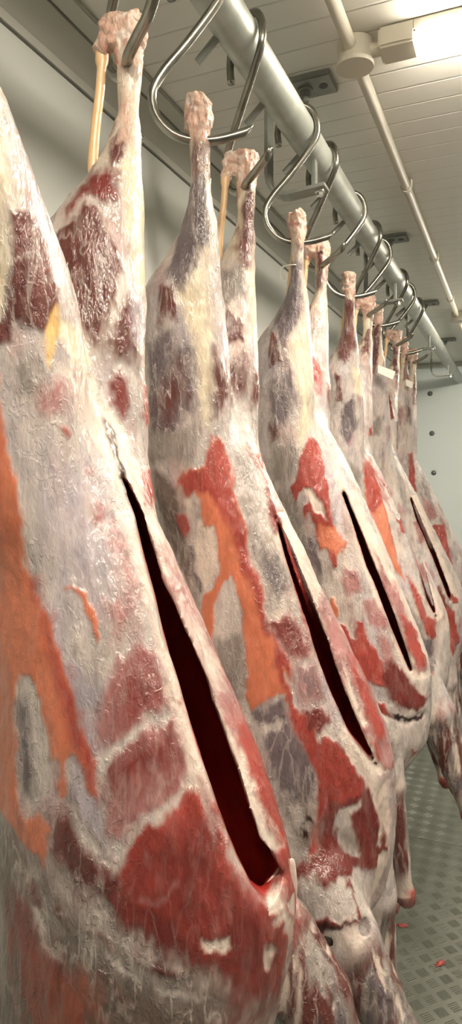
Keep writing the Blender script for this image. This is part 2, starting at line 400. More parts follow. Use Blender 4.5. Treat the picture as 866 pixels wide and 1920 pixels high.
    cx = N.new('ShaderNodeMath'); cx.operation = 'MULTIPLY'; L.new(cr.outputs[0], cx.inputs[0]); L.new(cm.outputs[0], cx.inputs[1])
    add4 = N.new('ShaderNodeMath'); add4.operation = 'MULTIPLY_ADD'; L.new(cx.outputs[0], add4.inputs[0]); add4.inputs[1].default_value = 0.55; L.new(add3.outputs[0], add4.inputs[2]); add3 = add4
    bp = N.new('ShaderNodeBump'); bp.inputs['Distance'].default_value = 0.0055; L.new(sp.outputs['Blue'], bp.inputs['Strength']); L.new(add3.outputs[0], bp.inputs['Height'])
    L.new(bp.outputs['Normal'], b.inputs['Coat Normal'])
    b.inputs['Coat Weight'].default_value = 0.45
    b.inputs['Coat Roughness'].default_value = 0.12
    L.new(bp.outputs['Normal'], b.inputs['Normal'])
    b.inputs['Subsurface Weight'].default_value = 0.12
    b.inputs['Subsurface Radius'].default_value = (1.0, 0.35, 0.2)
    b.inputs['Subsurface Scale'].default_value = 0.006
    b.inputs['Specular IOR Level'].default_value = 0.5
    return m
M_MEAT = meat_material()

def seg_sdf(a, z, poly):
    """signed distance to a polygon, positive inside"""
    Pn = np.array(poly, float); n = len(Pn)
    d2 = np.full(len(a), 1e9); ins = np.zeros(len(a), bool)
    for i in range(n):
        p, q = Pn[i], Pn[(i + 1) % n]; e = q - p
        t = np.clip(((a - p[0]) * e[0] + (z - p[1]) * e[1]) / max(e @ e, 1e-12), 0, 1)
        d2 = np.minimum(d2, (a - p[0] - t * e[0]) ** 2 + (z - p[1] - t * e[1]) ** 2)
        c = ((p[1] > z) != (q[1] > z))
        with np.errstate(divide='ignore', invalid='ignore'):
            xi = p[0] + (z - p[1]) * e[0] / (e[1] if e[1] != 0 else 1e-12)
        ins ^= c & (a < xi)
    return np.where(ins, 1, -1) * np.sqrt(d2)

# ---------------------------------------------------------------- carcass shape (a signed distance field, meshed)
TZ = [.20, .15, .10, .05, 0, -.1, -.2, -.3, -.36, -.41, -.47, -.54, -.60, -.65, -.69]
TV = [-.035, -.015, .008, .036, .063, .115, .165, .216, .243, .256, .258, .256, .243, .212, .15]
TB = [-.075, -.10, -.108, -.108, -.105, -.098, -.095, -.095, -.097, -.098, -.10, -.10, -.09, -.06, 0]
TW = [.05, .085, .100, .105, .104, .098, .100, .108, .113, .116, .118, .116, .106, .085, .05]
LZ = [.516, .510, .498, .482, .460, .43, .40, .37, .34, .31, .28, .24, .18, .10, .03, -.05, -.10]
LO = [0, 0, 0, 0, 0, 0, 0, .003, .011, .021, .032, .038, .042, .046, .045, .03, .02]
LE = [.0185, .0185, .0195, .0190, .0168, .0145, .0132, .019, .029, .041, .053, .061, .069, .074, .074, .058, .03]
LP = [.0175, .0178, .0185, .0180, .0158, .0135, .0125, .017, .024, .034, .043, .050, .056, .060, .058, .045, .02]

def dense(z, v, zz):
    o = np.argsort(z); z, v = np.array(z)[o], np.array(v, float)[o]
    g = np.linspace(z[0], z[-1], 400); t = np.interp(g, z, v)
    k = np.hanning(23); k /= k.sum(); t = np.convolve(np.pad(t, 11, mode='edge'), k, 'valid')
    return np.interp(zz, g, t)
def smin(a, b, k):
    h = np.clip(0.5 + 0.5 * (b - a) / k, 0, 1)
    return b * (1 - h) + a * h - k * h * (1 - h)
def capsule(X, Y, Z, a, b, ra, rb):
    a, b = np.array(a), np.array(b); d = b - a
    t = np.clip(((X - a[0]) * d[0] + (Y - a[1]) * d[1] + (Z - a[2]) * d[2]) / (d @ d), 0, 1)
    return np.sqrt((X - a[0] - t * d[0]) ** 2 + (Y - a[1] - t * d[1]) ** 2 + (Z - a[2] - t * d[2]) ** 2) - (ra + (rb - ra) * t)

def carcass_params(**kw):
    p = dict(yn=-.085, yf=.085, xn=0., xf=0., vs=1.0, mottle=.3, smear=.25, pink=.40, arm=0., arm_r=.036, al=10, gap=.6, recess=1.0, zs=1.0, wide_far=1.0, wide_near=1.0, beta_near=62, beta_far=6, lean_near=0.0,
             fore=((.19, -.085, -.555), (.205, -.085, -.66), (.262, -.088, -.86)), fore2=((.19, .085, -.555), (.20, .09, -.66), (.235, .095, -.86)), res=.005, seed=1)
    p.update(kw); return p

def leg_axis(P, side, z):
    """position of a hind leg's shank line at height z"""
    yt = P['yn'] if side < 0 else P['yf']
    t = np.clip((z - .10) / (.48 - .10), 0, 1.2); t = t * t * (3 - 2 * np.clip(t, 0, 1))
    y = side * .058 + (yt - side * .058) * t
    x = (P['xn'] if side < 0 else P['xf']) * t
    return x, y

def front(P, z): return dense(TZ, P.get('tv', TV), z) * P['vs']

def build_field(P):
    res = P['res']
    lo = np.array([-.17, min(-.165, P['yn'] - .05), -1.0]); hi = np.array([.31, max(.165, P['yf'] + .05), .535])
    n = np.ceil((hi - lo) / res).astype(int)
    ax = [lo[i] + res * np.arange(n[i]) for i in range(3)]
    X, Y = [a.astype(np.float32)[..., None] for a in np.meshgrid(ax[0], ax[1], indexing='ij')]
    zz = ax[2]; Z = zz.astype(np.float32)[None, None, :]
    f32 = lambda a: np.asarray(a, np.float32)[None, None, :]
    V, B, W = front(P, zz), dense(TZ, TB, zz), dense(TZ, TW, zz)
    A = (V - B) / 2; xc = B + A * .92
    Af, Ab = V - xc, xc - B
    U = (X - f32(xc)); U = np.where(U > 0, U / f32(Af), U / f32(Ab))
    taper = 1 - .30 * np.clip(U, 0, 1.2) ** 2
    R = (np.abs(U) ** 2.25 + np.abs(Y / (f32(W) * taper)) ** 2.25) ** (1 / 2.25)
    d = (R - 1) * f32(np.minimum(A, W) * .9)
    d = np.maximum(d, np.maximum(Z - .19, -.685 - Z))
    # neck stub and breast
    d = smin(d, capsule(X, Y, Z, (.02, 0, -.60), (.0, 0, -.76), .075, .05), .04)
    # hind legs
    for side in (-1, 1):
        lx, ly = leg_axis(P, side, zz)
        b = np.radians((P['beta_near'] if side < 0 else P['beta_far']) * np.clip((zz - .26) / .12, 0, 1))
        ex, ey = -np.cos(b), (np.sin(b) if side < 0 else -np.sin(b))
        w = P['wide_near'] if side < 0 else P['wide_far']
        o, re, rp = dense(LZ, LO, zz), dense(LZ, LE, zz), dense(LZ, LP, zz)
        k = np.clip((.33 - zz) / .08, 0, 1); o = o * (1 + (w - 1) * 1.5 * k); re = re * (1 + (w - 1) * k)
        dx, dy = X - f32(lx + ex * o), Y - f32(ly + ey * o)
        e, p = dx * f32(ex) + dy * f32(ey), -dx * f32(ey) + dy * f32(ex)
        r = np.sqrt((e / f32(re)) ** 2 + (p / f32(rp)) ** 2)
        dl = (r - 1) * f32(np.minimum(re, rp) * .95)
        dl = np.maximum(dl, np.maximum(Z - .508, -.09 - Z))
        d = smin(d, dl, .018)
        # heel bone with the gap for the hook under it
        i = np.argmin(np.abs(zz - .478)); hx, hy, hex_, hey = lx[i], ly[i], ex[i], ey[i]
        off = .034
        heel = (hx + hex_ * off, hy + hey * off, .474)
        d = smin(d, capsule(X, Y, Z, (hx, hy, .494), (hx + hex_ * .024, hy + hey * .024, .497), .015, .014), .008)
        d = smin(d, capsule(X, Y, Z, (hx + hex_ * .022, hy + hey * .022, .496), heel, .014, .0105), .008)
        j = np.argmin(np.abs(zz - .352))
        foot = (lx[j] + ex[j] * .043, ly[j] + ey[j] * .043, .345)
        P['cord_near' if side < 0 else 'cord_far'] = (heel, foot)
    # fore legs
    for F in (P['fore'], P['fore2']):
        a, m, e = F
        ra = P['arm_r']
        d = smin(d, capsule(X, Y, Z, a, m, .046, ra + .004), .025)
        d = smin(d, capsule(X, Y, Z, m, e, ra, .0165), .009)
        d = smin(d, capsule(X, Y, Z, e, (e[0] + .003, e[1], e[2] - .008), .0185, .0155), .010)
    # belly opening: inner cavity, then the cut seen square on from the aisle (an outline in side elevation), then a thin rolled lip
    cav = (R - 1) * f32(np.minimum(A, W) * .9) + .017
    cav = np.maximum(cav, np.maximum(Z - .03, -.43 - Z))
    d = np.maximum(d, -cav)
    cut = P.get('cut')
    if cut is not None:
        al = math.radians(P['al']); ca, sa = math.cos(al), math.sin(al)
        Zf = np.broadcast_to(Z, d.shape); near = (np.abs(d) < .06) & (Zf < .08) & (Zf > -.46) & (X > f32(V) - .13) & (np.broadcast_to(Y, d.shape) < .075)
        XX, YY = np.broadcast_to(X, d.shape)[near], np.broadcast_to(Y, d.shape)[near]
        c = -seg_sdf(XX * ca + YY * sa, Zf[near], cut)
        c = np.maximum(c, YY - .058)
        d[near] = -smin(-d[near], c, .005)
    for ch, r in P.get('groove', []):                      # creases under an overhang
        for a, b in zip(ch, ch[1:]): d = -smin(-d, capsule(X, Y, Z, a, b, r, r), .005)
    gz = zz * 0
    return d, lo, res, gz, zz

def mesh_field(d, lo, res):
    g = openvdb.FloatGrid(float(res * 4))
    g.copyFromArray(np.ascontiguousarray(np.clip(d, -res * 3.5, res * 3.5), dtype=np.float32))
    p, q = g.convertToQuads(0.0)
    return lo + p.astype(np.float64) * res, q

# ---------------------------------------------------------------- markings on the meat
INK = {  # colour, roughness, fat strands, bump, relief (m)
    'W': ((.54, .470, .440), .28, .30, .50, .0006),   # pale fascia over muscle
    'V': ((.40, .345, .375), .25, .25, .45, .0003),     # lavender fascia
    'F': ((.70, .595, .44), .34, .20, .40, .0012),     # cream fat
    'C': ((.66, .55, .48), .38, .15, .40, .0012),     # clean pinkish fat
    'M': ((.118, .032, .027), .32, .60, .55, -.0012), # dark leg muscle
    'R': ((.33, .052, .040), .27, .10, .32, -.0010),  # wet red muscle
    'D': ((.165, .028, .024), .28, .12, .32, -.0010), # deep red muscle
    'O': ((.56, .165, .085), .34, .06, .24, -.0008),  # orange membrane
    'P': ((.36, .165, .160), .28, .40, .50, -.0004),  # pink muscle through fascia
    'G': ((.145, .112, .122), .34, .70, .60, -.0003), # grey purple flank muscle
    'S': ((.265, .225, .205), .34, .60, .55, 0),        # grey mottled fascia
    'T': ((.15, .105, .088), .34, .45, .45, 0),       # thin fascia over muscle, painted darker for weak light low down
    'U': ((.185, .145, .128), .34, 1.0, .55, 0),       # torn fascia, darkened for the same weak light
    'N': ((.26, .075, .042), .36, .10, .30, -.001),    # brown orange muscle
    'X': ((.030, .007, .006), .40, .05, .20, -.001),   # near-black, painted shade in gaps and deep creases
    'Y': ((.70, .44, .17), .33, .20, .40, .0010),     # yellow tendon
    'B': ((.62, .42, .33), .38, .30, .70, .0010),     # bone and joint
    'K': ((.42, .030, .022), .40, .05, .20, 0),      # inside of the cavity
}
def seg_dist(co, a, b):
    a, b = np.array(a), np.array(b); d = b - a
    t = ((co - a) @ d) / (d @ d); tc = np.clip(t, 0, 1)
    return np.linalg.norm(co - a - tc[:, None] * d, axis=1), t

def lip_side(P, a, y, z):
    """True on the far flap: beyond the middle of the belly cut where there is one, else beyond the mid plane"""
    cut = P.get('cut')
    if cut is None: return y > .010
    c = np.array(cut); g = np.linspace(c[:, 1].min() + .002, c[:, 1].max() - .002, 60); mid = []
    for h in g:
        xs = [p[0] + (h - p[1]) * (q[0] - p[0]) / (q[1] - p[1]) for p, q in zip(c, np.roll(c, -1, 0)) if (p[1] > h) != (q[1] > h)]
        mid.append((min(xs) + max(xs)) / 2)
    m = np.interp(z, g, mid)
    return np.where((z > g[0] - .01) & (z < g[-1]), a > m, y > .010)

def paint(P, co, nrm, inside, marks):
    n = len(co); sd = P['seed']
    x, y, z = co.T
    al = math.radians(P['al'])
    ca, sa = math.cos(al), math.sin(al)
    far_leg = (y > .0) & (z > .14)
    leg = z > .14
    ab = x * ca - np.abs(y) * sa
    an = x * ca + y * sa
    s = np.stack([x, y, z * .35], 1)
    q = co * np.array([1, 1, .45])
    w1 = np.stack([fbm(q * 42, sd + 1), fbm(q * 42, sd + 2)], 1) * .006 + np.stack([fbm(q * 190, sd + 3, 2), fbm(q * 190, sd + 4, 2)], 1) * .0028
    lowf = fbm(s * 26, sd + 5); mid = fbm(s * 75, sd + 6); fine = fbm(s * 260, sd + 8, 2)
    T = np.zeros((n, 3)); Q = np.zeros((n, 3)); Rl = np.zeros(n)
    def put(key, m, noisy=0.0):
        nonlocal T, Q, Rl
        c, ro, fa, bu, re = INK[key]
        m = np.clip(m, 0, 1)[:, None]
        T = T * (1 - m) + np.array(c) * m
        Q = Q * (1 - m) + np.array((ro, fa, bu)) * m
        Rl = Rl * (1 - m[:, 0]) + re * m[:, 0]
    put('W', np.ones(n))
    put('V', .8 * np.clip(lowf * 1.6 + .2, 0, 1))
    put('C', .7 * np.clip(fbm(s * 20, sd + 31) * 2.4, 0, 1))
    put('P', P['pink'] * np.clip(fbm(s * 34, sd + 32) * 3 - .35, 0, 1))
    put('S', .5 * np.clip(mid * 2.4 - .3, 0, 1))
    put('G', P['mottle'] * np.clip(fbm(s * 48, sd + 33) * 4 - .8, 0, 1) * np.clip((z + .55) / .1, 0, 1))
    # the shank: bone and cream fat at the joint, muscle lower down
    put('F', np.clip((z - .30) / .06, 0, 1) * np.clip(.55 + lowf, 0, 1))
    put('M', .8 * np.clip((z - .30) / .05, 0, 1) * np.clip((.47 - z) / .02, 0, 1) * np.clip(fbm(s * 55, sd + 35) * 4 - .9, 0, 1))
    jt = np.clip((z - .435) / .02, 0, 1)
    put('B', jt); put('R', jt * .4 * np.clip(fbm(co * 80, sd + 36) * 4 - .5, 0, 1)); put('C', jt * np.clip(fbm(co * 95, sd + 37) * 4 - .6, 0, 1))
    # fore legs: grey brown muscle with pale sinew
    foreleg = np.zeros(n)
    for F in (P['fore'], P['fore2']):
        dd, t = seg_dist(co, F[1], F[2])
        fl = np.clip((P['arm_r'] + .012 - (P['arm_r'] - .016) * np.clip(t, 0, 1) - dd) / .006, 0, 1) * np.clip(t / .12, 0, 1)
        if P['arm']:
            d2, t2 = seg_dist(co, F[0], F[1]); fl = np.maximum(fl, np.clip((.062 - d2) / .008, 0, 1) * np.clip(t2 / .25, 0, 1) * (y > .02))
        foreleg = np.maximum(foreleg, fl)
        gr = co * np.array([1, 1, .14])
        put('S', fl); put('M', fl * np.clip(fbm(gr * 46, sd + 12) * 4.5 + .75, 0, 1)); put('G', fl * np.clip(fbm(gr * 60, sd + 13) * 5 - .9, 0, 1)); put('C', fl * .85 * np.clip(fbm(gr * 70, sd + 11) * 6 - 1.3, 0, 1))
        put('C', fl * np.clip((t - .74) / .10, 0, 1) * .8); put('R', fl * np.clip((t - .90) / .05, 0, 1) * np.clip(.75 + mid * 2.5, 0, 1)); put('D', fl * np.clip((t - .97) / .02, 0, 1) * .8)
    V = front(P, z)
    lipfar = lip_side(P, an, y, z) & (x > V - .105) & (z < .165) & (z > -.43)
    for zone, key, feather, poly in marks:
        if zone == 'B': sel, a = ~lipfar & ~(far_leg), ab
        elif zone == 'N': sel, a = (y < .0) | (z < .12), an
        elif zone == 'L': sel, a = (y > 0) & (z > -.06), an
        elif zone == 'A': sel, a = np.ones(n, bool), an
        else: sel, a = lipfar, an
        sel = sel & (foreleg < .5)
        i = np.where(sel)[0]
        k = 1.0 if feather < 40 else 1.8
        dd = seg_sdf(a[i] + w1[i, 0] * k, z[i] + w1[i, 1] * 1.6 * k, poly) + mid[i] * feather * .00045 + fine[i] * feather * .00025
        f = max(feather, 3) / 1000.0
        m = np.zeros(n); m[i] = np.clip(.5 + dd / f, 0, 1)
        put(key, m)
    # smears of fat over everything, along the grain, and slow drift of the tone
    sm = np.clip((fbm(co * np.array([95, 95, 24]), sd + 41) - .22) * 4.5, 0, 1) * np.clip(.12 + Q[:, 1] * 1.7, 0, 1) * P['smear']
    T = T * (1 - sm[:, None]) + np.array((.52, .44, .40)) * sm[:, None]; Rl = Rl + sm * .0006
    dk = np.clip((fbm(co * np.array([120, 120, 30]), sd + 43) - .28) * 5, 0, 1) * .25
    T *= 1 - dk[:, None] * np.array((.45, .62, .60))
    T *= (1 + .16 * lowf + .10 * mid + .07 * fine)[:, None]
    # inside the cavity
    put('K', inside)
    T *= 1
    return np.clip(T, 0, 1), Q, Rl

def normals_of(me):
    a = np.empty(len(me.vertices) * 3, np.float32)
    me.vertices.foreach_get('co', a); co = a.reshape(-1, 3).astype(np.float64)
    b = np.empty(len(me.vertices) * 3, np.float32); me.vertex_normals.foreach_get('vector', b)
    return co, b.reshape(-1, 3).astype(np.float64)

def body_mesh(P, marks, name='body'):
    d, lo, res, gz, zz = build_field(P)
    v, f = mesh_field(d, lo, res)
    f = f[:, ::-1]
    me = bpy.data.meshes.new(name)
    me.vertices.add(len(v)); me.vertices.foreach_set('co', v.astype(np.float32).ravel())
    me.loops.add(f.size); me.loops.foreach_set('vertex_index', f.astype(np.int32).ravel())
    me.polygons.add(len(f)); me.polygons.foreach_set('loop_start', np.arange(0, f.size, 4, dtype=np.int32)); me.polygons.foreach_set('loop_total', np.full(len(f), 4, np.int32))
    me.update(calc_edges=True); me.validate()
    if P.get('sub'):
        o = bpy.data.objects.new('tmp', me); COL.objects.link(o)
        md = o.modifiers.new('s', 'SUBSURF'); md.levels = md.render_levels = 1
        dg = bpy.context.evaluated_depsgraph_get()
        me2 = bpy.data.meshes.new_from_object(o.evaluated_get(dg))
        bpy.data.objects.remove(o); bpy.data.meshes.remove(me); me = me2; me.name = name
    co, nr = normals_of(me)
    # inside = inner side of the belly wall
    x, y, z = co.T
    V, B, W = front(P, z), dense(TZ, TB, z), dense(TZ, TW, z)
    A = (V - B) / 2; xc = B + A * .92
    U = np.where(x > xc, (x - xc) / (V - xc), (x - xc) / (xc - B))
    R = (np.abs(U) ** 2.25 + np.abs(y / (W * (1 - .30 * np.clip(U, 0, 1.2) ** 2))) ** 2.25) ** (1 / 2.25)
    D = (R - 1) * np.minimum(A, W) * .9
    inside = np.clip((-D - .0065) / .004, 0, 1) * ((z < .05) & (z > -.445))
    T, Q, Rl = paint(P, co, nr, inside, marks)
    s = co * np.array([1, 1, .4])
    rel = Rl + fbm(s * 30, P['seed'] + 21) * .0022 + fbm(s * 110, P['seed'] + 22, 2) * .0011 * (1 - inside)
    rel = rel + np.clip((co[:, 2] - .445) / .02, 0, 1) * (fbm(co * 75, P['seed'] + 23, 2) * .0055 + fbm(co * 230, P['seed'] + 24, 2) * .0022)
    co = co + nr * rel[:, None]
    me.vertices.foreach_set('co', co.astype(np.float32).ravel())
    for nm, arr in (('tint', T), ('surf', Q)):
        at = me.attributes.new(nm, 'FLOAT_COLOR', 'POINT')
        c = np.ones((len(co), 4), np.float32); c[:, :3] = arr
        at.data.foreach_set('color', c.ravel())
    me.polygons.foreach_set('use_smooth', np.ones(len(me.polygons), bool))
    me.update()
    return me

def make_carcass(P, yc, label, marks):
    root = empty('lamb_carcass', (RX, yc, EYE), label, 'carcass', 'lamb carcasses hung by the hind legs in a row')
    link('body', body_mesh(P, marks), M_MEAT, root)
    for key in ('cord_near', 'cord_far'):
        a, b = P[key]
        a, b = Vector(a), Vector(b)
        pts = spline([a + Vector((0, 0, .004)), a.lerp(b, .3) + Vector((.001, 0, 0)), a.lerp(b, .65) - Vector((.001, 0, 0)), b, b + Vector((.006, 0, -.03))], 6)
        r = [(.0075 if i < 3 else .0052 + .002 * (i / len(pts)) ** 2) for i in range(len(pts))]
        bm = bmesh.new(); tube(bm, pts, r, 12); obj('tendon', bm, M_TENDON, root, True)
    return root

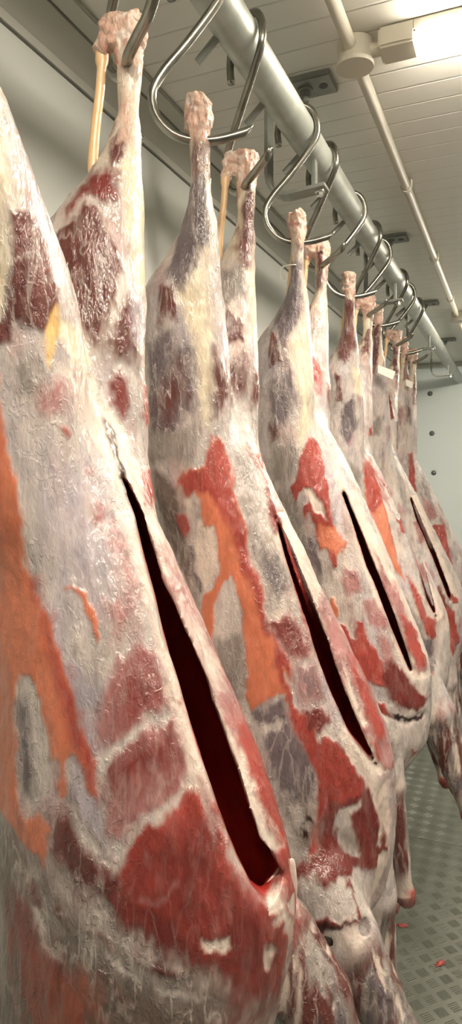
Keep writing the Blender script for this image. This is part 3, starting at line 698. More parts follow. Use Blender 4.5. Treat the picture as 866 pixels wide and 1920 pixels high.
# outlines of the marks on each carcass, in its own side elevation (m): zone, ink, softness (mm), outline
MARKS = {
 0: [
  ('N', 'F', 16, [(-0.0619, 0.29), (-0.0528, 0.294), (-0.0477, 0.2429), (-0.0524, 0.1855), (-0.0634, 0.1395), (-0.0695, 0.1395)]),
  ('N', 'M', 6, [(-0.0495, 0.2254), (-0.0379, 0.2317), (-0.0255, 0.206), (-0.0166, 0.1748), (-0.0183, 0.1341), (-0.0238, 0.1295), (-0.0463, 0.1275), (-0.0604, 0.1395), (-0.05, 0.1772)]),
  ('N', 'M', 6, [(-0.0695, 0.1395), (-0.0516, 0.1396), (-0.0547, 0.1159), (-0.0705, 0.113)]),
  ('N', 'W', 3, [(-0.0525, 0.1656), (-0.0485, 0.128), (-0.0414, 0.1134), (-0.0515, 0.1249)]),
  ('B', 'F', 10, [(-0.0183, 0.1341), (-0.0029, 0.1358), (0.0113, 0.1041), (0.0302, 0.0552), (0.0472, 0.0123), (0.0327, 0.0108), (0.0132, 0.05), (0.0034, 0.0942), (-0.0079, 0.1178), (-0.0171, 0.1251)]),
  ('B', 'C', 14, [(-0.0108, 0.0952), (-0.0004, 0.1042), (0.0165, 0.0428), (0.0295, 0.0125), (0.0088, 0.0411)]),
  ('B', 'P', 18, [(-0.0308, 0.0776), (-0.011, 0.0826), (-0.0094, 0.0576), (-0.0279, 0.0526)]),
  ('B', 'S', 20, [(-0.0557, 0.0979), (-0.0326, 0.1018), (-0.0302, 0.0807), (-0.0476, 0.0678)]),
  ('B', 'Y', 4, [(-0.0266, 0.1298), (-0.0167, 0.1561), (-0.0158, 0.1439), (-0.0194, 0.1155), (-0.023, 0.0981), (-0.0268, 0.1176)]),
  ('B', 'V', 50, [(-0.0263, 0.0039), (0.008, 0.0142), (0.0235, -0.0461), (0.0339, -0.104), (0.0155, -0.1307), (-0.013, -0.1065), (-0.0246, -0.0537)]),
  ('B', 'R', 5, [(-0.015, 0.0427), (-0.0078, 0.0451), (-0.0055, 0.0395), (-0.0121, 0.037)]),
  ('B', 'P', 6, [(0.0053, 0.002), (0.0083, 0.004), (0.0098, -0.0021), (0.0063, -0.0035)]),
  ('B', 'R', 12, [(0.0092, -0.0308), (0.0162, -0.0335), (0.015, -0.0432), (0.0104, -0.0416)]),
  ('B', 'P', 18, [(0.0307, -0.0489), (0.0403, -0.0568), (0.052, -0.0961), (0.0483, -0.1098), (0.0361, -0.09), (0.0286, -0.0657)]),
  ('B', 'P', 25, [(0.027, -0.1175), (0.0474, -0.1144), (0.0495, -0.1468), (0.0368, -0.154), (0.0259, -0.1451)]),
  ('B', 'V', 14, [(-0.0241, -0.1665), (0.0012, -0.1656), (0.0227, -0.1838), (0.0321, -0.2337), (0.0107, -0.2663), (0.0321, -0.32), (0.0229, -0.3351), (-0.0115, -0.2958), (-0.0082, -0.2533), (-0.0211, -0.2156)]),
  ('B', 'P', 12, [(0.0252, -0.1748), (0.051, -0.1583), (0.0725, -0.1606), (0.083, -0.1954), (0.0877, -0.2092), (0.0605, -0.216), (0.0371, -0.227), (0.0151, -0.2472), (0.0103, -0.2271), (0.0168, -0.1997)]),
  ('B', 'D', 50, [(0.037, -0.1867), (0.0677, -0.1712), (0.0796, -0.1993), (0.0676, -0.2091), (0.0394, -0.2182)]),
  ('B', 'P', 12, [(0.023, -0.2541), (0.0411, -0.2282), (0.0904, -0.2072), (0.0962, -0.2389), (0.0993, -0.2755), (0.0712, -0.292), (0.0471, -0.3081), (0.0366, -0.3226), (0.026, -0.3117), (0.0285, -0.2828)]),
  ('B', 'D', 40, [(0.0321, -0.2597), (0.0532, -0.2374), (0.0838, -0.2316), (0.0934, -0.2609), (0.0622, -0.2803), (0.0412, -0.2911)]),
  ('B', 'T', 30, [(-0.1034, -0.3093), (-0.0828, -0.3245), (-0.0421, -0.337), (0.0011, -0.3767), (0.0376, -0.4157), (0.0849, -0.4406), (0.1367, -0.468), (0.188, -0.504), (0.1727, -0.5), (-0.1122, -0.6199)]),
  ('B', 'M', 18, [(-0.0385, -0.3204), (-0.0115, -0.2973), (0.0045, -0.311), (0.029, -0.3375), (0.0529, -0.3536), (0.0825, -0.3744), (0.1121, -0.4097), (0.143, -0.443), (0.0999, -0.4234), (0.0526, -0.397), (0.0228, -0.3759), (-0.0149, -0.3596)]),
  ('B', 'D', 30, [(0.0229, -0.3409), (0.047, -0.3451), (0.0825, -0.3687), (0.1181, -0.4108), (0.143, -0.443), (0.1, -0.4172), (0.0586, -0.391)]),
  ('B', 'R', 8, [(0.0375, -0.3369), (0.0441, -0.3138), (0.0651, -0.3001), (0.0956, -0.2805), (0.1143, -0.281), (0.1261, -0.3138), (0.1483, -0.3671), (0.1667, -0.3886), (0.179, -0.4026), (0.1931, -0.4236), (0.1897, -0.4591), (0.178, -0.4817), (0.1495, -0.4624), (0.112, -0.419), (0.0823, -0.3918), (0.0528, -0.3679), (0.038, -0.3484)]),
  ('B', 'D', 70, [(0.0529, -0.3621), (0.1128, -0.3495), (0.1763, -0.4013), (0.1924, -0.432), (0.1757, -0.5072), (0.1433, -0.4815), (0.1, -0.4172)]),
  ('B', 'D', 40, [(0.0411, -0.3396), (0.0591, -0.3168), (0.1012, -0.3145), (0.1439, -0.3616), (0.1005, -0.3647), (0.0589, -0.3564)]),
  ('B', 'O', 6, [(-0.0568, -0.3236), (-0.0391, -0.3114), (-0.0274, -0.3174), (-0.0344, -0.3545), (-0.0457, -0.3382)]),
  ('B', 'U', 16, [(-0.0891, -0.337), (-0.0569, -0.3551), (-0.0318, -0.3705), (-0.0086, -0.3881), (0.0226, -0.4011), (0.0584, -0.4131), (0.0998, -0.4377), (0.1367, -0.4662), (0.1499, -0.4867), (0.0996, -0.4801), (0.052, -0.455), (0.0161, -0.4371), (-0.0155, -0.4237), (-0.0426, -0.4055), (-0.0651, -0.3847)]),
  ('B', 'S', 10, [(-0.0569, -0.3583), (-0.0318, -0.3736), (-0.0119, -0.392), (-0.0186, -0.4062), (-0.0389, -0.3916), (-0.0571, -0.3773)]),
  ('B', 'S', 9, [(-0.0086, -0.3911), (0.0226, -0.4055), (0.0584, -0.4177), (0.0938, -0.4385), (0.0819, -0.4435), (0.0464, -0.4304), (0.0101, -0.4168)]),
  ('B', 'M', 6, [(-0.025, -0.3807), (-0.0167, -0.3813), (-0.0086, -0.3911), (-0.0136, -0.3955)]),
  ('B', 'M', 6, [(0.0041, -0.391), (0.0165, -0.3991), (0.0316, -0.4073), (0.0225, -0.4085)]),
  ('B', 'M', 7, [(0.0161, -0.434), (0.0343, -0.436), (0.058, -0.455), (0.0461, -0.4537)]),
  ('B', 'M', 6, [(0.0555, -0.4147), (0.0732, -0.421), (0.0939, -0.4353), (0.076, -0.4305)]),
  ('B', 'M', 7, [(-0.0532, -0.3661), (-0.044, -0.3718), (-0.0354, -0.3903), (-0.0442, -0.3874)]),
  ('B', 'W', 5, [(-0.0322, -0.4201), (-0.0204, -0.4206), (-0.0156, -0.4299), (-0.0255, -0.4302)]),
  ('B', 'W', 5, [(-0.046, -0.3882), (-0.0389, -0.3916), (-0.0321, -0.4108), (-0.0383, -0.4085)]),
  ('B', 'W', 6, [(0.0671, -0.4395), (0.0878, -0.4441), (0.1119, -0.4593), (0.0937, -0.456)]),
  ('B', 'W', 5, [(0.0225, -0.4146), (0.0375, -0.4172), (0.0524, -0.427), (0.0374, -0.4264)]),
  ('B', 'T', 8, [(0.0313, -0.4348), (0.0522, -0.4395), (0.0758, -0.4589), (0.0698, -0.4649), (0.0461, -0.4521)]),
  ('B', 'D', 18, [(-0.0692, -0.3839), (-0.0497, -0.3897), (-0.0357, -0.4215), (-0.0091, -0.4372), (0.0102, -0.4631), (0.0056, -0.5034), (-0.0376, -0.5195), (-0.0579, -0.4605), (-0.0695, -0.4195)]),
  ('B', 'N', 60, [(-0.0395, -0.445), (-0.0092, -0.4418), (0.0064, -0.464), (-0.0006, -0.4984), (-0.0339, -0.511)]),
  ('B', 'D', 14, [(0.1398, -0.452), (0.1882, -0.4379), (0.1649, -0.4446), (0.137, -0.4939)]),
  ('B', 'S', 5, [(-0.0215, -0.3507), (-0.0084, -0.349), (-0.003, -0.3618), (-0.0117, -0.3624)]),
  ('B', 'S', 5, [(0.0037, -0.3554), (0.0112, -0.3599), (0.008, -0.367)]),
  ('B', 'S', 6, [(0.0167, -0.365), (0.0319, -0.3743), (0.0324, -0.3825), (0.0197, -0.3769)]),
  ('B', 'W', 8, [(0.0045, -0.2609), (0.0321, -0.2337), (0.0593, -0.2235), (0.0841, -0.2061), (0.0846, -0.2175), (0.0624, -0.23), (0.0351, -0.2439), (0.0184, -0.2658)]),
  ('B', 'W', 9, [(-0.0131, -0.2946), (0.0013, -0.3041), (0.0199, -0.3259), (0.0314, -0.335), (0.0396, -0.3174), (0.0621, -0.2985), (0.0956, -0.2791), (0.097, -0.2835), (0.0651, -0.3034), (0.0447, -0.321), (0.0365, -0.3399), (0.0229, -0.338), (-0.0003, -0.3147)]),
  ('B', 'C', 4, [(0.1076, -0.4002), (0.1182, -0.4004), (0.1305, -0.4027), (0.1313, -0.4104), (0.1212, -0.4132), (0.109, -0.4093)]),
  ('B', 'P', 8, [(0.0573, -0.3635), (0.0677, -0.3674), (0.0862, -0.3542), (0.0841, -0.3588), (0.0677, -0.3723)]),
  ('B', 'P', 6, [(0.0605, -0.3225), (0.065, -0.3283), (0.0634, -0.3395), (0.0605, -0.331)]),
  ('B', 'O', 4, [(-0.0791, 0.1072), (-0.0648, 0.0929), (-0.061, 0.0604), (-0.0584, 0.0182), (-0.0519, -0.0293), (-0.047, -0.0828), (-0.0374, -0.1164), (-0.0275, -0.1351), (-0.0178, -0.1632), (-0.0057, -0.2003), (0.0017, -0.2275), (0.0113, -0.2587), (0.0166, -0.2885), (0.0123, -0.2879), (0.0041, -0.2729), (-0.0056, -0.2511), (-0.012, -0.2634), (-0.0141, -0.2893), (-0.0207, -0.2929), (-0.0191, -0.2622), (-0.0257, -0.2446), (-0.0354, -0.2009), (-0.0464, -0.1865), (-0.0561, -0.1981), (-0.0609, -0.2526), (-0.0619, -0.2926), (-0.0436, -0.3248), (-0.0329, -0.3523), (-0.0448, -0.3467), (-0.0738, -0.328), (-0.0928, -0.3233)]),
  ('B', 'R', 14, [(-0.0412, -0.0948), (-0.03, -0.1329), (-0.0178, -0.168), (-0.0032, -0.2094), (0.0089, -0.2544), (0.0166, -0.2885), (0.0065, -0.2704), (-0.0081, -0.2306), (-0.0229, -0.185), (-0.0346, -0.1379)]),
  ('B', 'W', 8, [(-0.0561, -0.1946), (-0.0448, -0.1877), (-0.0354, -0.2034), (-0.0257, -0.2446), (-0.0216, -0.2627), (-0.0273, -0.2732), (-0.0274, -0.292), (-0.0435, -0.3081), (-0.0571, -0.2908), (-0.0582, -0.2272)]),
  ('B', 'G', 12, [(-0.0575, -0.2147), (-0.0462, -0.2051), (-0.041, -0.2475), (-0.0413, -0.2955), (-0.0536, -0.2945)]),
  ('B', 'O', 3, [(-0.014, -0.097), (-0.0036, -0.1011), (0.0082, -0.1071), (0.0144, -0.1167), (0.0165, -0.1363), (0.0133, -0.1477), (0.0117, -0.1329), (0.005, -0.1154), (-0.0036, -0.1067)]),
  ('B', 'C', 8, [(0.0152, 0.0575), (0.0493, -0.0433), (0.0749, -0.1262), (0.0948, -0.2083), (0.1196, -0.2884), (0.1487, -0.3553), (0.1793, -0.399), (0.1673, -0.3891), (0.1326, -0.3377), (0.1049, -0.2785), (0.0843, -0.2066), (0.0643, -0.13), (0.0402, -0.0519), (0.0102, 0.0466)]),
  ('B', 'P', 14, [(0.1097, -0.2731), (0.1358, -0.3361), (0.1668, -0.3858), (0.1545, -0.3824), (0.1197, -0.3131)]),
  ('B', 'R', 6, [(0.1204, -0.294), (0.1294, -0.3273), (0.1373, -0.3426), (0.1292, -0.3202)]),
  ('B', 'R', 4, [(0.0821, -0.1864), (0.0923, -0.205), (0.0968, -0.2149), (0.0892, -0.2044)]),
  ('B', 'C', 6, [(0.1723, -0.4085), (0.1879, -0.3984), (0.1947, -0.408), (0.1904, -0.4409), (0.1836, -0.4119), (0.1727, -0.4031)]),
  ('B', 'C', 5, [(0.1658, -0.425), (0.1728, -0.4322), (0.1695, -0.4478), (0.166, -0.4389)]),
  ('A', 'R', 4, [(0.1787, -0.3889), (0.2207, -0.4677), (0.2164, -0.4645), (0.1879, -0.3994)]),
  ('F', 'C', 10, [(-0.0386, 0.1854), (0.018, 0.0709), (0.0884, -0.0936), (0.1589, -0.2495), (0.2066, -0.4074), (0.1635, -0.4196), (0.0715, -0.1697), (-0.0108, 0.0606)]),
  ('F', 'P', 12, [(0.0674, -0.0647), (0.0831, -0.0785), (0.1442, -0.1883), (0.1686, -0.2584), (0.2065, -0.3603), (0.2222, -0.4705), (0.1858, -0.3953), (0.168, -0.3305), (0.1408, -0.2594), (0.1115, -0.1842), (0.0908, -0.1352)]),
  ('F', 'R', 12, [(0.138, -0.2218), (0.1662, -0.2483), (0.1877, -0.3019), (0.2089, -0.3649), (0.2236, -0.4715), (0.1889, -0.3977), (0.1785, -0.3482), (0.1538, -0.2919)]),
  ('F', 'C', 7, [(0.1276, -0.2254), (0.1438, -0.2553), (0.1609, -0.3027), (0.1874, -0.3549), (0.1773, -0.3535), (0.1619, -0.3556), (0.1433, -0.2989)]),
  ('F', 'C', 10, [(0.0932, -0.1171), (0.1138, -0.1588), (0.1334, -0.2077), (0.1249, -0.2041), (0.1029, -0.1528)]),
  ('A', 'X', 4, [(0.014, 0.0556), (0.018, 0.0537), (0.0415, -0.0013), (0.0473, -0.02), (0.0384, -0.0201), (0.0324, -0.0012)]),
  ('A', 'C', 5, [(0.0199, 0.0539), (0.0296, 0.049), (0.0556, -0.007), (0.0525, -0.0228), (0.0424, -0.0013)]),
  ('L', 'F', 14, [(0.0317, 0.3198), (0.0517, 0.3695), (0.0672, 0.3567), (0.0697, 0.2324), (0.0689, 0.1511), (0.059, 0.1182), (0.0509, 0.1942), (0.0406, 0.2557)]),
  ('L', 'M', 6, [(0.0173, 0.3669), (0.0285, 0.379), (0.0407, 0.3698), (0.0342, 0.3356), (0.0216, 0.3312)]),
  ('L', 'B', 10, [(0.0312, 0.4116), (0.0465, 0.4103), (0.0451, 0.3626), (0.0314, 0.3613)]),
  ('L', 'D', 12, [(-0.0262, 0.2834), (-0.0044, 0.3196), (0.0147, 0.3339), (0.0299, 0.3196), (0.0271, 0.2916), (0.0006, 0.2948), (-0.0255, 0.2664)]),
  ('L', 'W', 6, [(-0.0638, 0.2728), (-0.0216, 0.2666), (-0.0033, 0.2995), (0.0282, 0.2909), (0.0246, 0.2828), (-0.0012, 0.2925), (-0.0215, 0.261), (-0.0511, 0.2552)]),
  ('L', 'M', 6, [(-0.0489, 0.2549), (-0.0159, 0.269), (-0.0031, 0.2927), (0.0119, 0.283), (0.0271, 0.2344), (0.0324, 0.2125), (0.0199, 0.1668), (0.0091, 0.1374), (-0.0184, 0.1787), (-0.0451, 0.2288)]),
  ('L', 'M', 14, [(0.0113, 0.1374), (0.0298, 0.1823), (0.0509, 0.1988), (0.0513, 0.1569), (0.044, 0.1184), (0.0258, 0.1194)]),
  ('L', 'V', 12, [(0.0439, 0.1996), (0.0587, 0.1968), (0.0582, 0.1446), (0.0491, 0.1415)]),
  ('L', 'D', 8, [(0.021, 0.0946), (0.031, 0.1086), (0.0416, 0.0961), (0.0414, 0.0704), (0.0322, 0.0544), (0.0219, 0.0721)]),
  ('L', 'R', 3, [(0.0518, 0.0958), (0.0607, 0.0962), (0.0596, 0.0614), (0.0531, 0.0522)]),
  ('L', 'R', 3, [(0.0523, 0.0015), (0.0622, 0.0115), (0.0695, -0.025), (0.0651, -0.0333), (0.0549, -0.0214)]),
 ],
 1: [
  ('N', 'G', 8, [(-0.0389, 0.3891), (-0.0115, 0.4019), (-0.0096, 0.3233), (-0.0203, 0.2709), (-0.0391, 0.2368), (-0.0595, 0.2613), (-0.0655, 0.2789), (-0.0497, 0.3442)]),
  ('N', 'M', 6, [(-0.0726, 0.2592), (-0.0533, 0.2476), (-0.0455, 0.2049), (-0.0687, 0.2156), (-0.0768, 0.1978)]),
  ('N', 'G', 12, [(-0.094, 0.1822), (-0.0538, 0.1969), (-0.046, 0.1596), (-0.0853, 0.109)]),
  ('N', 'F', 14, [(-0.0438, 0.237), (-0.0127, 0.2998), (-0.0034, 0.2172), (-0.0013, 0.1237), (-0.0091, 0.0656), (-0.0218, 0.1505), (-0.0259, 0.1827)]),
  ('N', 'G', 12, [(-0.0854, 0.1137), (-0.0396, 0.178), (-0.0251, 0.1735), (-0.021, 0.1412), (-0.0266, 0.0888), (-0.0549, 0.056), (-0.0808, 0.0424), (-0.0895, 0.0817)]),
  ('N', 'M', 30, [(-0.0799, 0.1048), (-0.0447, 0.1503), (-0.0356, 0.1037), (-0.0647, 0.0665)]),
  ('N', 'S', 14, [(-0.0872, 0.0554), (-0.0268, 0.0653), (-0.026, 0.0168), (-0.0889, 0.0173)]),
  ('N', 'M', 7, [(-0.0002, 0.1755), (0.0132, 0.1268), (0.0117, 0.1067), (-0.0007, 0.0755), (-0.0022, 0.1236)]),
  ('B', 'T', 12, [(-0.0868, 0.0022), (-0.0496, -0.0122), (-0.0419, -0.085), (-0.0323, -0.1587), (-0.0497, -0.1347), (-0.0789, -0.0875), (-0.0897, -0.0371)]),
  ('B', 'G', 9, [(-0.0329, -0.1042), (-0.0162, -0.0977), (-0.0061, -0.1424), (-0.0227, -0.1628), (-0.0332, -0.1432)]),
  ('B', 'C', 6, [(-0.0241, -0.065), (0, -0.0696), (0.0057, -0.1267), (-0.0123, -0.1572), (-0.0278, -0.1379)]),
  ('B', 'R', 5, [(-0.0599, -0.0559), (-0.0437, -0.0531), (-0.036, -0.0701), (-0.0458, -0.0861), (-0.0561, -0.0757)]),
  ('B', 'S', 16, [(-0.0333, -0.1578), (-0.0123, -0.2141), (0.0236, -0.258), (0.0437, -0.3025), (0.0242, -0.314), (-0.0119, -0.262)]),
  ('B', 'S', 30, [(0.0185, 0.0262), (0.0378, 0.0269), (0.0629, -0.0711), (0.0932, -0.1563), (0.0745, -0.1838), (0.0547, -0.1269), (0.034, -0.0464)]),
  ('B', 'G', 14, [(0.058, -0.085), (0.0774, -0.1186), (0.0978, -0.1567), (0.0856, -0.166), (0.0686, -0.1321)]),
  ('B', 'O', 4, [(-0.0011, 0.0545), (0.0072, 0.0452), (0.0163, 0.0115), (0.0243, -0.0271), (0.0345, -0.0606), (0.0445, -0.0892), (0.0525, -0.1315), (0.0625, -0.1642), (0.0749, -0.2012), (0.0894, -0.2332), (0.1089, -0.2649), (0.1074, -0.2834), (0.0957, -0.269), (0.0996, -0.2824), (0.1138, -0.3136), (0.1324, -0.3447), (0.1473, -0.3725), (0.1327, -0.3667), (0.114, -0.3312), (0.0999, -0.3001), (0.0883, -0.2957), (0.0768, -0.3005), (0.0653, -0.3155), (0.056, -0.3253), (0.0451, -0.3024), (0.0484, -0.293), (0.0303, -0.2807), (0.036, -0.2709), (0.0481, -0.2746), (0.0404, -0.2382), (0.0352, -0.2153), (0.0373, -0.1967), (0.0297, -0.1593), (0.0233, -0.143), (0.0151, -0.1455), (0.0055, -0.1648), (0.0005, -0.1938), (0.0068, -0.2219), (-0.0018, -0.2331), (-0.0134, -0.2095), (-0.0202, -0.1957), (-0.0175, -0.1663), (0.0004, -0.1555), (0.0052, -0.1267), (0, -0.0696), (-0.0144, -0.0726), (-0.0209, -0.0361), (-0.0302, -0.0218), (-0.0451, -0.0275), (-0.0494, -0.0051), (-0.0297, 0.01), (-0.0138, 0.0076), (-0.0095, 0.0304)]),
  ('B', 'R', 8, [(-0.0011, 0.0545), (0.0072, 0.0452), (0.0243, -0.0271), (0.0445, -0.0892), (0.0625, -0.1642), (0.0832, -0.2204), (0.0753, -0.2203), (0.0509, -0.164), (0.036, -0.1172), (0.0212, -0.0746), (0.0068, -0.0411), (-0.0092, -0.0314), (-0.0231, -0.0242), (-0.0451, -0.0275), (-0.0494, -0.0051), (-0.0297, 0.01), (-0.0138, 0.0076), (-0.0095, 0.0304)]),
  ('B', 'R', 6, [(0.0822, -0.2195), (0.1089, -0.2649), (0.1074, -0.2834), (0.0923, -0.2609), (0.1138, -0.3136), (0.1473, -0.3725), (0.1578, -0.3921), (0.1373, -0.3721), (0.1046, -0.309), (0.0854, -0.2654)]),
  ('B', 'W', 5, [(0.0055, -0.1658), (0.0151, -0.1459), (0.0233, -0.1434), (0.0321, -0.164), (0.0373, -0.1967), (0.0352, -0.2153), (0.0234, -0.2402), (0.0086, -0.2557), (-0.0002, -0.232)]),
  ('B', 'S', 10, [(0.0043, -0.2325), (0.0377, -0.2208), (0.0444, -0.285), (0.0251, -0.3055), (0.0089, -0.2793)]),
  ('B', 'P', 12, [(0.0725, -0.1989), (0.0978, -0.193), (0.1211, -0.2082), (0.131, -0.2421), (0.1129, -0.2563), (0.0919, -0.2399)]),
  ('B', 'D', 8, [(0.0795, -0.2022), (0.0978, -0.1966), (0.1166, -0.2131), (0.1254, -0.2394), (0.1128, -0.2509), (0.095, -0.2378)]),
  ('B', 'P', 10, [(0.1085, -0.2658), (0.136, -0.263), (0.1512, -0.3023), (0.1275, -0.3148), (0.1136, -0.2968)]),
  ('B', 'G', 25, [(0.1155, -0.274), (0.1338, -0.2707), (0.1433, -0.2974), (0.1274, -0.3052)]),
  ('B', 'D', 7, [(0.1231, -0.3226), (0.1504, -0.3165), (0.1607, -0.3376), (0.1462, -0.3505), (0.1279, -0.3454)]),
  ('B', 'D', 8, [(0.1213, -0.5094), (0.1429, -0.5019), (0.144, -0.464), (0.1529, -0.4364), (0.1424, -0.4125), (0.1386, -0.3691), (0.1454, -0.3565), (0.1693, -0.3594), (0.1864, -0.3821), (0.2101, -0.4222), (0.2173, -0.4208), (0.2433, -0.4306), (0.242, -0.4833), (0.2411, -0.5272), (0.2251, -0.5378), (0.2007, -0.5324), (0.1764, -0.5269), (0.154, -0.5414), (0.1237, -0.5405), (0.1181, -0.5206)]),
  ('B', 'D', 10, [(0.092, -0.5212), (0.1228, -0.5092), (0.1432, -0.5113), (0.1438, -0.5419), (0.1306, -0.533), (0.1202, -0.5486), (0.0953, -0.5737)]),
  ('B', 'R', 5, [(0.142, -0.3624), (0.1552, -0.355), (0.1693, -0.3614), (0.1828, -0.3817), (0.2, -0.4036), (0.2101, -0.4193), (0.2065, -0.4287), (0.1894, -0.4296), (0.1697, -0.4376), (0.1578, -0.4331), (0.1507, -0.4128)]),
  ('B', 'G', 8, [(0.055, -0.3289), (0.0701, -0.3111), (0.0942, -0.3035), (0.1008, -0.3164), (0.1117, -0.3429), (0.1288, -0.3654), (0.1387, -0.389), (0.1389, -0.4125), (0.1376, -0.4359), (0.1223, -0.443), (0.1089, -0.4362), (0.0954, -0.4162), (0.0846, -0.3937), (0.0743, -0.3637), (0.0668, -0.3412)]),
  ('B', 'W', 5, [(0.0654, -0.3413), (0.0725, -0.329), (0.079, -0.3321), (0.091, -0.3268), (0.0982, -0.3328), (0.0947, -0.3398), (0.0776, -0.3405), (0.0742, -0.3539)]),
  ('B', 'S', 14, [(0.1004, -0.4266), (0.1223, -0.443), (0.1391, -0.4495), (0.1454, -0.4779), (0.1429, -0.4993), (0.1298, -0.5071), (0.1169, -0.5043), (0.1076, -0.4781), (0.0991, -0.4503)]),
  ('B', 'W', 8, [(0.1054, -0.4363), (0.1188, -0.4466), (0.1258, -0.4637), (0.1189, -0.4777), (0.109, -0.4641)]),
  ('B', 'X', 3, [(0.1259, -0.4747), (0.1357, -0.4776), (0.1385, -0.4849), (0.1273, -0.4835)]),
  ('B', 'X', 3, [(0.1272, -0.4551), (0.1377, -0.4581), (0.1426, -0.4669), (0.1307, -0.4637)]),
  ('B', 'R', 6, [(0.0991, -0.3034), (0.109, -0.3035), (0.1235, -0.3329), (0.1406, -0.3624), (0.152, -0.3929), (0.1529, -0.4364), (0.144, -0.464), (0.1443, -0.5019), (0.1359, -0.5022), (0.1426, -0.464), (0.1418, -0.436), (0.1388, -0.402), (0.1288, -0.3689), (0.1117, -0.3429)]),
  ('B', 'C', 6, [(0.176, -0.3445), (0.1903, -0.3679), (0.2039, -0.3787), (0.2211, -0.4021), (0.224, -0.4189), (0.2416, -0.4258), (0.245, -0.4495), (0.2316, -0.449), (0.2243, -0.4679), (0.2175, -0.4383), (0.2101, -0.4193), (0.1892, -0.3858), (0.1721, -0.355)]),
  ('B', 'C', 5, [(0.2243, -0.4679), (0.2316, -0.449), (0.2425, -0.4477), (0.2428, -0.5287), (0.2384, -0.5105), (0.2326, -0.4745), (0.2277, -0.5054), (0.2247, -0.5043)]),
  ('B', 'W', 5, [(0.1677, -0.451), (0.1831, -0.4425), (0.2016, -0.438), (0.2002, -0.4449), (0.1867, -0.4531), (0.1869, -0.4779), (0.1934, -0.5005), (0.2021, -0.5156), (0.187, -0.511), (0.1714, -0.4932), (0.1665, -0.4829)]),
  ('B', 'S', 12, [(0.17, -0.4796), (0.1847, -0.4776), (0.192, -0.5002), (0.1899, -0.5093), (0.1764, -0.4973)]),
  ('B', 'W', 5, [(0.1567, -0.5413), (0.1702, -0.5274), (0.1934, -0.5296), (0.2185, -0.5477), (0.2234, -0.5665), (0.2152, -0.5838), (0.2033, -0.5713), (0.1832, -0.5726), (0.157, -0.5712), (0.1385, -0.5676), (0.1474, -0.5567)]),
  ('B', 'W', 9, [(0.1199, -0.5305), (0.1401, -0.5232), (0.154, -0.5414), (0.1508, -0.5594), (0.1371, -0.5591), (0.1238, -0.5469)]),
  ('B', 'D', 3, [(0.1771, -0.5276), (0.1813, -0.5309), (0.1903, -0.5449), (0.1972, -0.5591), (0.1997, -0.5709), (0.1955, -0.5715), (0.1923, -0.5565), (0.1861, -0.544), (0.1778, -0.5313)]),
  ('B', 'D', 5, [(0.1315, -0.5838), (0.1603, -0.5677), (0.1997, -0.5752), (0.1948, -0.5776), (0.1604, -0.5808), (0.1342, -0.6056)]),
  ('B', 'X', 5, [(0.1322, -0.5942), (0.1543, -0.5748), (0.1927, -0.5735), (0.1846, -0.5787), (0.1571, -0.586), (0.1342, -0.6067)]),
  ('B', 'C', 4, [(0.2286, -0.5203), (0.2403, -0.5266), (0.2375, -0.5446), (0.2266, -0.5729), (0.2108, -0.5761), (0.2026, -0.5732), (0.2184, -0.5798), (0.2231, -0.553)]),
  ('B', 'C', 8, [(0.0318, 0.0545), (0.0467, 0.0381), (0.0907, -0.0783), (0.1452, -0.2067), (0.1906, -0.311), (0.2349, -0.4073), (0.2117, -0.3845), (0.1743, -0.3146), (0.1245, -0.196), (0.0785, -0.0777)]),
  ('B', 'R', 4, [(0.1128, -0.1705), (0.1206, -0.1854), (0.1237, -0.2116), (0.1168, -0.1937)]),
  ('F', 'C', 8, [(0.0044, 0.0947), (0.0425, 0.0468), (0.1113, -0.089), (0.1893, -0.2557), (0.2568, -0.4173), (0.2204, -0.4236), (0.1433, -0.2687), (0.0628, -0.0745)]),
  ('F', 'P', 7, [(0.1419, -0.1668), (0.1739, -0.2107), (0.2231, -0.3026), (0.2531, -0.4102), (0.2337, -0.4073), (0.2087, -0.3577), (0.1711, -0.2754), (0.1442, -0.2038)]),
  ('F', 'R', 6, [(0.1814, -0.2478), (0.2135, -0.3038), (0.2351, -0.3613), (0.225, -0.3713), (0.1996, -0.311)]),
  ('F', 'C', 5, [(0.1739, -0.2611), (0.1923, -0.2967), (0.2103, -0.345), (0.203, -0.3471), (0.1849, -0.309)]),
  ('F', 'R', 5, [(0.2102, -0.3611), (0.222, -0.3704), (0.2368, -0.4085), (0.2219, -0.3908)]),
  ('A', 'D', 4, [(0.036, 0.043), (0.0413, 0.0404), (0.0652, -0.0142), (0.0916, -0.0789), (0.0776, -0.0883), (0.0621, -0.0217)]),
  ('L', 'M', 8, [(0.0131, 0.4192), (0.0307, 0.4553), (0.0387, 0.3708), (0.0283, 0.3161), (0.0145, 0.3202)]),
  ('L', 'S', 8, [(-0.0181, 0.3129), (0.0198, 0.316), (0.0313, 0.2793), (0.0007, 0.2638), (-0.023, 0.27)]),
  ('L', 'M', 5, [(-0.0244, 0.2209), (0.001, 0.2551), (0.0177, 0.2331), (0.0231, 0.2001), (-0.0174, 0.2094)]),
  ('L', 'M', 20, [(-0.0117, 0.1772), (0.0225, 0.1754), (0.0308, 0.1371), (0.0181, 0.1148), (0.0062, 0.1245)]),
  ('L', 'M', 8, [(0.0379, 0.1491), (0.0524, 0.1739), (0.0495, 0.1182), (0.0337, 0.0896)]),
  ('L', 'F', 14, [(0.0297, 0.3176), (0.0514, 0.3111), (0.0597, 0.2043), (0.0513, 0.1729), (0.0359, 0.2147)]),
  ('L', 'R', 5, [(0.0484, 0.0309), (0.0596, 0.0349), (0.0596, 0.0123), (0.0527, 0.0015)]),
 ],
 2: [
